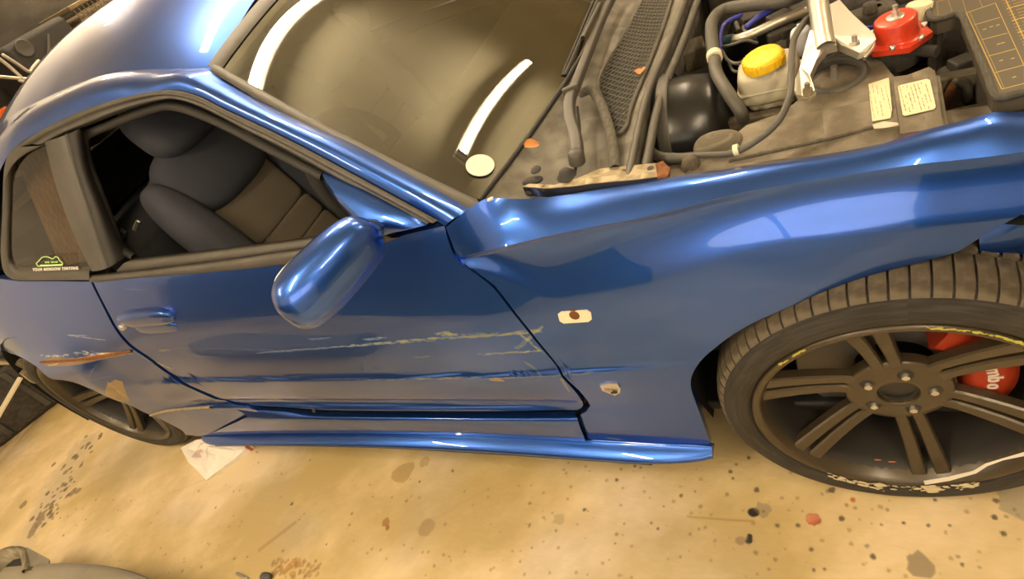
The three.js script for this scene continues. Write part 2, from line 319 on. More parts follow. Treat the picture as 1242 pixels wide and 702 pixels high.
function panel(poly, zf, dx = 0.02, rows = 36, flange = 0.02, lift = 0) {   // poly: Vector2 (x, y); sheet trimmed to it, with folded edges
  const xs = new Set(); let a = Infinity, b = -Infinity;
  for (const p of poly) { xs.add(p.x); a = Math.min(a, p.x); b = Math.max(b, p.x); }
  for (let x = a; x < b; x += dx) xs.add(x);
  const cols = [...xs].sort((p, q) => p - q).filter((x, i, l) => !i || x - l[i - 1] > 1e-6);
  const cross = (x) => { const ys = []; for (let i = 0; i < poly.length; i++) { const p = poly[i], q = poly[(i + 1) % poly.length]; if ((p.x <= x) !== (q.x <= x)) ys.push(p.y + (q.y - p.y) * (x - p.x) / (q.x - p.x)); } return ys.sort((m, n) => m - n); };
  const pos = [], nor = [], uv = [], idx = [], e = 0.002;
  const nrm = (x, y) => { const zx = (zf(x + e, y) - zf(x - e, y)) / (2 * e), zy = (zf(x, y + e) - zf(x, y - e)) / (2 * e); return V(-zx, -zy, 1).normalize(); };
  const push = (x, y) => { const n = nrm(x, y); pos.push(x, y, zf(x, y) + lift); nor.push(n.x, n.y, n.z); uv.push(SU(x), SV(y)); return pos.length / 3 - 1; };
  for (let i = 0; i < cols.length - 1; i++) {
    const x0 = cols[i], x1 = cols[i + 1], g = (x1 - x0) * 1e-4, A = cross(x0 + g), B = cross(x1 - g);
    if (A.length !== B.length) continue;
    for (let k = 0; k + 1 < A.length; k += 2) {
      let pa = -1, pb = -1;
      for (let j = 0; j <= rows; j++) { const qa = push(x0, lerp(A[k], A[k + 1], j / rows)), qb = push(x1, lerp(B[k], B[k + 1], j / rows)); if (j) idx.push(pa, pb, qa, pb, qb, qa); pa = qa; pb = qb; }
    }
  }
  const main = geo(pos, idx, uv, nor);
  if (!flange) return merge([main]);
  const top = [], mid = [], bot = [];
  for (let i = 0; i <= poly.length; i++) { const p = poly[i % poly.length], q = poly[(i + 1) % poly.length]; const m = i < poly.length ? Math.max(1, Math.ceil(p.distanceTo(q) / 0.03)) : 1; for (let k = 0; k < m; k++) { const x = lerp(p.x, q.x, k / m), y = lerp(p.y, q.y, k / m), z = zf(x, y) + lift; top.push(V(x, y, z)); bot.push(V(x, y, z - flange)); } }
  return merge([main, loft([top, bot])]);
}
function curve2(list, zf, n = 0) {               // pixel list -> Vector2 list on the height field, optionally smoothed
  let pts = list.map(([a, b]) => { const p = hit(a, b, zf); return V(p.x, p.y, 0); });
  if (n) pts = spline(pts, n);
  return pts.map((p) => new THREE.Vector2(p.x, p.y));
}

// ---- paint skin with its scrapes: one map for the whole flank, in metres along the flank
const skin = (() => {
  const cv = document.createElement('canvas'), w = 2048, h = 569; cv.width = w; cv.height = h; const c = cv.getContext('2d');
  const enc = (v) => Math.round(255 * (v <= 0.0031308 ? 12.92 * v : 1.055 * Math.pow(v, 1 / 2.4) - 0.055));
  c.fillStyle = `rgb(${PAINT.map(enc).join(',')})`; c.fillRect(0, 0, w, h);
  const mc = document.createElement('canvas'); mc.width = w; mc.height = h; const m = mc.getContext('2d'); m.fillStyle = 'rgb(0,77,230)'; m.fillRect(0, 0, w, h);
  const r = rng(9), P = (px, py) => { const p = hit(px, py, zDoor); return [SU(p.x) * w, (1 - SV(p.y)) * h]; };
  const streak = (x0, y0, x1, y1, wd, col, al, ragged = 1) => {       // a scrape: many short dashes along a line
    const [ax, ay] = P(x0, y0), [bx, by] = P(x1, y1), L = Math.hypot(bx - ax, by - ay), n = Math.ceil(L / 3);
    for (let k = 0; k < n; k++) {
      if (r() < 0.12 * ragged) continue;
      const t = k / n, x = lerp(ax, bx, t), y = lerp(ay, by, t) + (r() - 0.5) * wd * ragged, ln = 4 + r() * 10, lw = wd * (0.25 + r() * 0.5);
      for (const [q, s] of [[c, col], [m, 'rgb(0,200,0)']]) { q.globalAlpha = al * (0.5 + r() * 0.5); q.strokeStyle = s; q.lineWidth = lw; q.beginPath(); q.moveTo(x, y); q.lineTo(x + ln * (bx - ax) / L, y + ln * (by - ay) / L); q.stroke(); }
    }
  };
  const patch = (list, col, al) => { for (const [q, s] of [[c, col], [m, 'rgb(0,210,0)']]) { q.globalAlpha = al; q.fillStyle = s; q.beginPath(); list.forEach(([a, b], i) => { const [x, y] = P(a, b); q[i ? 'lineTo' : 'moveTo'](x, y); }); q.fill(); } };
  // the long scrape across the door
  streak(310, 428, 430, 419, 2.5, '#8a8a86', 0.7); streak(425, 419, 530, 411, 4.5, '#8f936a', 0.75); streak(525, 411, 650, 402, 3, '#7f8058', 0.8); streak(440, 412, 465, 410, 4, '#a5a492', 0.6);
  streak(527, 405, 545, 404, 6, '#9a9a66', 0.6); streak(375, 412, 395, 410, 3, '#9aa0a4', 0.5); streak(560, 407, 650, 401, 5, '#6d6e52', 0.5);
  streak(580, 430, 655, 425, 3, '#9c9a6a', 0.7); streak(500, 434, 520, 432, 2, '#9a9c90', 0.6); streak(625, 424, 655, 400, 5, '#87895c', 0.5); streak(625, 400, 655, 425, 5, '#87895c', 0.5); streak(632, 436, 650, 448, 5, '#7a7850', 0.35);
  streak(430, 461, 590, 458, 2.5, '#8c7a40', 0.6); streak(590, 459, 700, 454, 2, '#8a7748', 0.5); streak(592, 459, 608, 461, 6, '#b8832e', 0.75); streak(680, 458, 690, 474, 6, '#80764c', 0.45);
  streak(225, 450, 260, 460, 2, '#7c8a78', 0.5); streak(160, 424, 200, 448, 4, '#a7a98c', 0.6); streak(178, 434, 205, 446, 4, '#c6c26c', 0.7); streak(192, 426, 205, 424, 5, '#8c8850', 0.5);
  streak(228, 468, 238, 474, 6, '#8f8a4e', 0.6); streak(210, 422, 330, 424, 1.5, '#7d8090', 0.3);
  // crushed and rusty rear quarter
  patch([[50, 438], [64, 433], [95, 434], [130, 427], [160, 426], [150, 431], [110, 439], [70, 444], [55, 444]], '#9a6428', 0.85);
  streak(48, 431, 82, 431, 3, '#e6dcb8', 0.9, 2); streak(90, 429, 128, 428, 5, '#e8d8b8', 0.75, 2); streak(88, 436, 158, 428, 4, '#c08040', 0.8, 1.5); streak(58, 443, 70, 441, 3, '#c8b060', 0.8);
  patch([[126, 486], [130, 466], [140, 460], [149, 463], [152, 474], [158, 486]], '#a8782c', 0.75); streak(132, 464, 150, 480, 9, '#c08a38', 0.5, 2);
  streak(80, 406, 125, 412, 2, '#b0b4b0', 0.9, 0.4); streak(82, 406, 105, 407, 2, '#a8b0ac', 0.8, 0.3);
  streak(182, 503, 255, 493, 5, '#a08a58', 0.7, 0.6); streak(100, 462, 135, 456, 2, '#8088a0', 0.4); streak(118, 440, 105, 462, 3, '#6f7680', 0.4); streak(255, 498, 270, 502, 5, '#8c8a80', 0.5);
  patch([[0, 412], [10, 408], [22, 416], [30, 424], [26, 428], [0, 424]], '#7d7350', 0.5); streak(150, 350, 175, 352, 1.5, '#8890a8', 0.3);
  streak(270, 475, 300, 482, 3, '#8b8a90', 0.5); streak(735, 531, 752, 533, 3, '#8f8a60', 0.6); streak(700, 454, 712, 453, 3, '#8a7748', 0.5);
  for (let k = 0; k < 160; k++) { const a = r() * 850, b = 345 + r() * 190; const [x, y] = P(a, b); c.globalAlpha = 0.35; c.fillStyle = '#6d7390'; c.fillRect(x, y, 1 + r() * 1.5, 1); }
  c.globalAlpha = 1; m.globalAlpha = 1;
  const t = new THREE.CanvasTexture(cv); t.colorSpace = THREE.SRGBColorSpace; t.magFilter = THREE.LinearFilter;
  const t2 = new THREE.CanvasTexture(mc); t2.magFilter = THREE.LinearFilter;
  return mat(1, 1, 1, 1, 1, { ...paintProps, map: t, roughnessMap: t2, metalnessMap: t2 });
})();

// ---- door
const doorTop = [[113, 341], [160, 336], [210, 332], [260, 328], [310, 323], [370, 315], [430, 304], [486, 286], [539, 274]];
const shutFront = [[540, 278], [545, 296], [552, 313], [573, 329], [596, 347], [615, 370], [641, 403], [678, 450], [700, 478], [707, 489], [706, 494], [700, 497]];
const doorBot = [[640, 498], [560, 498.5], [470, 498], [400, 497], [340, 493], [300, 490], [281, 486]];
const shutRear = [[258, 479], [232, 468], [206, 451], [183, 434], [161, 419], [145, 402], [134, 383], [122, 360]];
const doorPoly = [...curve2(doorTop, zDoor, 30), ...curve2(shutFront, zDoor, 40), ...curve2(doorBot, zDoor, 24), ...curve2(shutRear, zDoor, 24)];
const door = part('door', panel(doorPoly, zDoor, 0.025, 60), skin, car);
part('door', mirrorZ(panel(doorPoly, zDoor, 0.1, 30)), M.paint, car);
{ // flush pull handle
  const a = hit(143, 384, zDoor), b = hit(211, 382, zDoor), c0 = hit(150, 392, zDoor);
  const cx = (a.x + b.x) / 2, cy = a.y - 0.012, cz = zDoor(cx, cy);
  const g = superEllipsoid(cx, cy, cz - 0.002, (b.x - a.x) / 2, 0.030, 0.020, 0.7, 0.5);
  part('door_handle', g, M.paint, door);
  part('handle_recess', superEllipsoid(cx + 0.012, cy - 0.040, zDoor(cx, cy - 0.04) - 0.004, (b.x - a.x) / 2 * 0.78, 0.022, 0.008, 0.7, 0.5), M.paint, door);
  part('key_lock', lathe([[0, 0.004], [0.008, 0.004], [0.011, 0.001], [0.011, -0.01]], 16, V(c0.x, c0.y - 0.004, zDoor(c0.x, c0.y) + 0.014), V(0, 0.25, 1)), M.steel, door, 'small bright key lock');
}
// ---- front wing: side face, upper face, inner fold
const archF = [[1175, 297], [1160, 306], [1130, 314], [1100, 322], [1065, 331], [1030, 342], [995, 355], [960, 371], [925, 386], [900, 399], [880, 412], [862, 426], [848, 440], [839, 456], [838, 470], [844, 488], [851, 508], [858, 528], [862, 541]];
const fenderFront = [V(0.55, crY(0.55) - 0.001, 0), V(0.56, 0.66, 0), V(0.40, 0.705, 0)].map((p) => new THREE.Vector2(p.x, p.y));
const fenderPoly = [...spline(creasePts, 60).map((p) => new THREE.Vector2(p.x, p.y)), ...fenderFront, ...curve2([[1242, 258], [1222, 269], [1200, 281]], zFender), ...curve2(archF, zFender, 50), ...curve2([[830, 540], [780, 537], [714, 532]], zFender),
  ...curve2([[708, 522], [703, 510], [703, 503], [711, 499], [716, 492], [713, 486], [703, 474], [681, 449], [644, 402], [618, 369], [600, 346], [576, 328]], zFender)];
const fenderSide = panel(fenderPoly, zFender, 0.015, 90);
const hoodEdge = [[541, 276, .789], [552, 266, .783], [566, 255, .776], [580, 246, .768], [590, 240.5, .762], [607, 240.5, .752], [642, 241, .745], [674, 238, .738], [723, 230, .732], [781, 220, .726], [830, 212, .722], [880, 205, .718], [950, 194, .714], [1026, 183, .71], [1067, 174, .707], [1119, 158, .70], [1172, 145, .69], [1207, 135.5, .682], [1242, 135, .674]].map(([a, b, z]) => U(a, b, 'z', z));
hoodEdge.push(V(0.32, hoodEdge[18].y - 0.02, 0.645), V(0.55, hoodEdge[18].y - 0.06, 0.58));
const he = spline(hoodEdge, 80);
const fenderTopRows = (() => {
  const inner = he, nearCr = []; const cr = spline(creasePts, 80);
  const rows = []; const n = 10;
  // the rear tip of the upper face follows the shut line
  for (let j = 0; j <= n; j++) { const t = j / n; rows.push(inner.map((p, i) => { const q = cr[i], m = p.clone().lerp(q, t); m.y += 0.010 * Math.sin(Math.PI * t) * smooth(0.05, 0.3, i / 80); return m; })); }
  return rows;
})();
const foldRows = [he, he.map((p) => p.clone().add(V(0, -0.006, -0.006))), he.map((p) => p.clone().add(V(0, -0.03, -0.008))), he.map((p) => p.clone().add(V(0, -0.034, -0.03)))];
const fenderGeo = merge([fenderSide, (() => { const g = loft(fenderTopRows); const u = g.attributes.uv, p = g.attributes.position; for (let i = 0; i < u.count; i++) u.setXY(i, 0.97, 0.97); return g; })()]);
const fender = part('front_wing', fenderGeo, skin, car);
part('inner_fold', loft(foldRows), M.paint, fender);
part('front_wing', mirrorZ(merge([panel(fenderPoly, zFender, 0.05, 24), loft(fenderTopRows), loft(foldRows)])), M.paint, car);
{ // side repeater hole with its cream plate, and the small badge
  const lampC = [[677, 380], [681, 377], [712, 375], [717, 378], [718, 386], [714, 389], [684, 391], [679, 388]].map(([a, b]) => hit(a, b, zFender));
  const o = part('repeater_plate', slab(lampC.map((p) => p.add(V(0, 0, 0.003))).reverse(), 0.006), M.cream, fender, 'cream plate left in the side repeater hole');
  const rp = hit(697, 381.5, zFender); part('rust_spot', lathe([[0, 0.0045], [0.010, 0.004], [0.014, 0]], 9, V(rp.x, rp.y, rp.z), V(0, 0.1, 1)), M.rust, fender);
  const b0 = [[728, 466], [738, 463.5], [749, 464], [753, 470], [752, 475], [746, 478], [738, 475], [731, 472]].map(([a, b]) => hit(a, b, zFender).add(V(0, 0, 0.004)));
  part('emblem', slab(b0.reverse(), 0.005), M.steel, fender, 'small chrome letter emblem');
  const em = hit(741, 471, zFender);
  part('emblem_letter', boxAt(0.018, 0.006, 0.003, em.x - 0.004, em.y + 0.001, em.z + 0.0055, 0.001, 0, 0, -0.3), M.zinc, fender);
  part('emblem_letter', boxAt(0.016, 0.005, 0.003, em.x + 0.006, em.y - 0.008, em.z + 0.0055, 0.001, 0, 0, 0.2), M.wheelDark, fender);
  const tip = U(598, 240, 'z', .757); part('chipped_corner', boxAt(0.012, 0.004, 0.008, tip.x - 0.004, tip.y + 0.001, tip.z + 0.004, 0.0015, 0.4), M.white, fender, 'chipped bare corner of the wing');
}
// ---- rear quarter
const zQ = zDoor;
const archR = [[225, 527], [221, 522], [208, 515], [194, 508], [175, 500], [159, 492], [142, 486], [125, 479], [108, 471], [91, 464], [76, 461], [61, 459], [52, 452], [45, 445], [25, 433], [0, 425]];
const qTop = [[-2, 338], [25, 341], [70, 341], [110, 341.5]];
const qPoly = [...curve2(qTop, zQ), ...curve2([[119, 360], [131, 384], [142, 403], [158, 421], [180, 436], [203, 453], [229, 470], [256, 482], [279, 488], [300, 493]], zQ, 24), ...curve2([[318, 500], [330, 505], [300, 513], [258, 527], [240, 529]], zQ), ...curve2(archR, zQ, 50), new THREE.Vector2(-3.15, 0.60), new THREE.Vector2(-3.2, 0.75), new THREE.Vector2(-3.15, 0.90)];
const quarter = part('rear_quarter', panel(qPoly, zQ, 0.02, 44), skin, car);
part('rear_quarter', mirrorZ(panel(qPoly, zQ, 0.1, 24)), M.paint, car);
part('crushed_seam', tube([[183, 503], [200, 498], [225, 495], [256, 493]].map(([a, b]) => hit(a, b, zQ).add(V(0, 0, 0.002))), 0.005, 24, 8), M.zinc, quarter, 'bare crumpled seam of the rear quarter');
part('bare_edge', tube([[50, 439], [80, 437], [110, 434], [140, 429], [160, 425]].map(([a, b]) => hit(a, b, zQ).add(V(0, 0, 0.001))), 0.0045, 24, 8), M.rust, quarter, 'rusty torn crease');

// ---- sill and side skirt
{
  const curveZ = (l, z, n = 60) => spline(l.map(([a, b]) => U(a, b, 'z', z)), n);
  const mov = (c, dy, dz) => c.map((p) => V(p.x, p.y + dy, p.z + dz));
  const top = curveZ([[283, 492], [300, 495], [340, 498], [381, 501], [470, 502], [560, 502.5], [640, 502.5], [698, 502]], 0.846);
  const edge = curveZ([[300, 505], [320, 506], [350, 506], [390, 506.5], [470, 507.5], [560, 508.5], [640, 509], [701, 509]], 0.8605);
  const low = curveZ([[250, 527], [290, 525], [340, 524], [400, 524], [470, 524.5], [560, 526], [640, 530], [711, 534]], 0.858);
  const rows = [mov(top, -0.006, -0.012), top, mov(top, -0.002, 0.004)];
  const e0 = edge;
  rows.push(top.map((p, i) => p.clone().lerp(e0[i], 0.65).add(V(0, 0.0015, 0.001))), e0, e0.map((p, i) => p.clone().lerp(low[i], 0.08).add(V(0, 0, 0.0035))));
  for (const t of [0.3, 0.55, 0.8, 1]) rows.push(e0.map((p, i) => p.clone().lerp(low[i], t).add(V(0, 0, 0.004))));
  rows.push(mov(low, -0.004, -0.03));
  const sill = part('sill', loft(rows), M.paint, car);
  part('sill_bolt', lathe([[0, 0.003], [0.006, 0.002], [0.007, 0]], 10, U(381, 498.5, 'z', .856), V(0, .6, 1)), M.blackGloss, sill);
  const sTop = curveZ([[244, 527], [300, 526.5], [400, 525.5], [480, 526], [560, 528], [640, 532], [711, 536.5], [790, 541], [863, 544]], 0.856, 80);
  const sBot = curveZ([[244, 541.5], [300, 541], [400, 542], [480, 544.5], [560, 549], [640, 554], [711, 559], [790, 564.5], [865, 567.5]], 0.888, 80);
  const k = (t, dz) => sTop.map((p, i) => { const q = p.clone().lerp(sBot[i], t); q.z = lerp(0.856, 0.888, 0) + dz; return q; });
  // rows hang between the two edges: groove, upper roll, outer lip, underside
  const at = (f, dz) => sTop.map((p, i) => { const yb = sBot[i].y + 0.004, x = lerp(p.x, sBot[i].x, f); const u = Math.max(0, (i - 72) / 8, (6 - i) / 6), k2 = Math.sqrt(1 - 0.8 * u * u); return V(x, lerp(p.y, yb, lerp(0.5, f, lerp(0.75, 1, k2))), 0.852 + (dz + 0.004) * k2); });
  const skirtRows = [at(-0.02, -0.010), at(0.0, -0.006), at(0.06, -0.006), at(0.14, -0.004), at(0.22, 0.006), at(0.34, 0.018), at(0.5, 0.028), at(0.68, 0.033), at(0.85, 0.034), at(0.96, 0.031), at(1.0, 0.024), at(1.03, 0.008), at(1.05, -0.06)];
  part('side_skirt', merge([loft(skirtRows), flat(fan(skirtRows.map((r) => r[80])).g), flat(fan(skirtRows.map((r) => r[0])).g)]), M.paint, car, 'long blue side skirt lip');
  part('side_skirt', mirrorZ(merge([loft(rows), loft(skirtRows)])), M.paint, car);
  part('skirt_edge', tube(sBot.slice(4, 75).filter((_, i) => i % 7 === 0).map((p) => V(p.x, p.y + 0.002, p.z - 0.006)), 0.006, 60, 8), M.black, car, 'black underside edge of the side skirt');
}
// ---- inner body behind the gaps, floor pan, wheel housings
{
  const inset = (x, y) => zBase(x, y) - 0.028;
  const P2 = (a) => a.map(([x, y]) => new THREE.Vector2(x, y));
  const poly = P2([[-2.25, .14], [-0.40, .14], [-0.43, .36], [-0.38, .50], [-0.28, .62], [-0.14, .70], [0.0, .735], [0.3, .74], [0.3, .79], [-0.7, .79], [-0.76, .845], [-2.0, .845], [-2.9, .86], [-2.9, .68], [-2.7, .64], [-2.5, .56], [-2.36, .44], [-2.26, .28]]);
  part('inner_panel', panel(poly, inset, 0.05, 12, 0), M.black, car);
  part('floor_pan', boxAt(3.6, 0.03, 1.5, -1.1, 0.20, 0, 0.01), M.black, car);
  for (const [x, z0] of [[0, 0.79], [-2.665, 0.86]]) for (const s of [1, -1]) {
    const rows = []; for (let k = 0; k <= 20; k++) { const a = Math.PI * (-0.12 + 1.24 * k / 20); rows.push([V(x + 0.40 * Math.cos(a), 0.33 + 0.40 * Math.sin(a), s * (z0 - 0.02)), V(x + 0.40 * Math.cos(a), 0.33 + 0.40 * Math.sin(a), s * 0.42)]); }
    const w = []; for (let k = 0; k <= 20; k++) { const a = Math.PI * (-0.12 + 1.24 * k / 20); w.push(V(x + 0.40 * Math.cos(a), 0.33 + 0.40 * Math.sin(a), s * 0.42)); }
    part('wheel_housing', merge([loft(rows), flat(fan(w).g)]), M.black, car);
  }
}
// ---- glasshouse: pillar, roof rail, roof
const GK = 0.56, GC = 0.775 + GK * 0.90;                        // plane of the side windows
const WK = 0.577, WC = 0.735 + WK * 0.88;                       // plane through the screen's edge
const drip = [[540, 274], [480, 239], [430, 212], [363, 176], [310, 150], [263, 128], [244, 118], [226, 112], [211, 109.5], [196, 109.5], [150, 118], [100, 134], [50, 158], [21, 176], [9, 190]].map(([a, b]) => UP(a, b, GK, GC));
drip.push(V(-2.36, 1.14, 0.63), V(-2.55, 1.0, 0.70), V(-2.62, 0.91, 0.755));
const scr = [[581, 254.5], [500, 212], [432, 176], [370, 147], [310, 117], [271, 94], [260, 84]].map(([a, b]) => UP(a, b, WK, WC));
const roofY = (x, z) => 1.408 - 0.47 * z * z - (x > -1.75 ? 0.455 * (x + 1.75) ** 2 : 0.075 * (x + 1.75) ** 2 + 0.25 * Math.max(0, -2.15 - x) ** 2);
function hitRoof(px, py) { const d = rayDir(px, py); let lo = 0, hi = 6; let prev = 1e9; for (let k = 1; k <= 1200; k++) { const t = k * 0.004, p = EYE.clone().addScaledVector(d, t); if (p.y < roofY(p.x, p.z)) return p; } return EYE.clone().addScaledVector(d, 2); }
const corner = scr[scr.length - 1];
const gut = [[244, 66], [216, 67], [176, 74], [140, 84], [108, 95], [60, 113], [15, 131]].map(([a, b]) => hitRoof(a, b));
const zg = pchip([-2.8, -2.3, -1.8, -1.45, -1.3], [0.43, 0.47, 0.495, 0.51, 0.505]);
const rail = [...scr.slice(0, 6), V(corner.x - 0.005, corner.y, corner.z), V(-1.42, roofY(-1.42, zg(-1.42)), zg(-1.42)), ...[-1.5, -1.6, -1.7, -1.8, -1.9, -2.0, -2.1, -2.2, -2.3, -2.4, -2.5, -2.6].map((x) => V(x, roofY(x, zg(x)), zg(x)))];
{
  const n = 90, a = spline(rail, n), d0 = spline(drip, n), rows = [];
  for (let j = 0; j <= 8; j++) { const t = j / 8; rows.push(a.map((p, i) => { const q = p.clone().lerp(d0[i], t), b = 0.020 * Math.sin(Math.PI * t); return q.add(V(b * 0.3 * (i < n / 2 ? 1 : 0), b * 0.8, b * 0.7)); })); }
  part('pillar_and_rail', loft(rows), M.paint, car);
  part('pillar_and_rail', mirrorZ(loft(rows)), M.paint, car);
  const lining = loft([a, d0].map((r) => r.map((p) => p.clone().add(V(0, -0.022, -0.024))))); part('pillar_lining', lining, M.interior, car); part('pillar_lining', mirrorZ(lining), M.interior, car);
  part('far_window', loft([d0.slice(10, 80).map((p) => V(p.x, p.y, -p.z + 0.01)), d0.slice(10, 80).map((p) => V(p.x, 0.86, -0.77))]), M.tint, car);
  // roof sheet between the rails
  const rr = [], nx = 40, ns = 32;
  const front = (s) => -1.285 - 0.045 * s * s;
  for (let i = 0; i <= nx; i++) { const r = []; for (let k = 0; k <= ns; k++) { const s = (-1 + 2 * k / ns) * 1.03, x = lerp(front(s), -2.6, i / nx), z = s * zg(x); r.push(V(x, roofY(x, z), z)); } rr.push(r); }
  part('roof', loft(rr), M.paint, car);
  part('headliner', loft(rr.map((r) => r.map((p) => V(p.x, p.y - 0.03, p.z * 1.02)))), M.interior, car);
  // rear screen and boot lid beyond
  const back = []; for (let i = 0; i <= 12; i++) { const t = i / 12; const r = []; for (let k = 0; k <= 20; k++) { const s = -1 + 2 * k / 20; const z0 = zg(-2.6), z = s * lerp(z0, 0.66, t); r.push(V(-2.6 - 0.35 * t, lerp(roofY(-2.6, s * z0), 0.97 - 0.02 * s * s, t), z)); } back.push(r); }
  part('rear_window', loft(back), M.tint, car);
  const cp0 = spline([back[0][20], back[4][20], back[8][20], back[12][20], V(-3.1, 0.955, 0.70)].map((p) => p.clone()), 20), cp1 = spline([V(-2.58, 1.0, 0.70), V(-2.63, 0.93, 0.752), V(-2.8, 0.925, 0.755), V(-2.95, 0.92, 0.75), V(-3.15, 0.905, 0.735)], 20);
  const pillar = loft([0, 0.25, 0.5, 0.75, 1].map((t) => cp0.map((p, i) => p.clone().lerp(cp1[i], t).add(V(0, 0.01 * Math.sin(Math.PI * t), 0.012 * Math.sin(Math.PI * t))))));
  part('rear_pillar', pillar, M.paint, car); part('rear_pillar', mirrorZ(pillar), M.paint, car);
  const boot = []; for (let i = 0; i <= 8; i++) { const t = i / 8; const r = []; for (let k = 0; k <= 20; k++) { const s = -1 + 2 * k / 20; r.push(V(-2.95 - 0.22 * t, 0.955 - 0.03 * t - 0.02 * s * s, s * 0.73)); } boot.push(r); }
  boot.push(boot[8].map((p) => V(p.x - 0.03, 0.6, p.z)));
  part('boot_lid', loft(boot), M.paint, car);
}
// ---- windscreen
// the edge is one gentle arc from the foot of the pillar to the roof corner, the sheet bows out between the two edges
const gE0 = scr[0].clone(), gE1 = scr[scr.length - 1].clone(), gMid = scr[3].clone();
const gT = gMid.clone().sub(gE0).dot(gE1.clone().sub(gE0)) / gE1.clone().sub(gE0).lengthSq(), gBow = gMid.clone().sub(gE0.clone().lerp(gE1, gT)).multiplyScalar(1 / (gT * (1 - gT)));
function screenPt(s, t) { const e = gE0.clone().lerp(gE1, t).addScaledVector(gBow, t * (1 - t)), b = 1 - s * s; return V(e.x + lerp(0.125, 0.035, t) * b, e.y + lerp(0.020, 0.062, t) * b + 0.02 * t * (1 - t) * b, e.z * s); }
{
  const grid = (s0, s1, t0, t1, ns, nt, off) => { const rows = []; for (let j = 0; j <= nt; j++) { const r = []; for (let i = 0; i <= ns; i++) { const p = screenPt(lerp(s0, s1, i / ns), lerp(t0, t1, j / nt)); p.y += off; p.x += off * 0.6; r.push(p); } rows.push(r); } return loft(rows); };
  const ws = part('windscreen', grid(-1, 1, 0.0, 1, 48, 32, -0.003), M.glass, car);
  part('screen_border', merge([grid(0.965, 0.995, 0, 1, 3, 40, -0.006), grid(-0.995, -0.965, 0, 1, 3, 40, -0.006), grid(-0.97, 0.97, 0.955, 1, 40, 4, -0.006), grid(-0.97, 0.97, 0, 0.075, 40, 4, -0.006)]), M.blackGloss, ws);
  const edgePts = (ds, off) => { const l = []; for (let i = 0; i <= 40; i++) { const p = screenPt(1 + ds, i / 40); p.y += off; l.push(p); } return l; };
  const moulding = loft([edgePts(0.018, 0.002), edgePts(0.012, 0.007), edgePts(-0.005, 0.007), edgePts(-0.022, 0.004), edgePts(-0.026, -0.002)]);
  part('screen_moulding', moulding, M.trim, ws); part('screen_moulding', mirrorZ(moulding), M.trim, ws);
  const topm = (dt, off) => { const l = []; for (let i = 0; i <= 40; i++) { const p = screenPt(-1 + 2 * i / 40, 1 + dt); if (dt > 0) { p.x -= dt * 0.6; p.y += dt * 0.25; } p.y += off; l.push(p); } return l; };
  part('screen_moulding', loft([topm(0.012, 0.001), topm(0.010, 0.006), topm(-0.012, 0.005), topm(-0.02, -0.001)]), M.trim, ws);
}
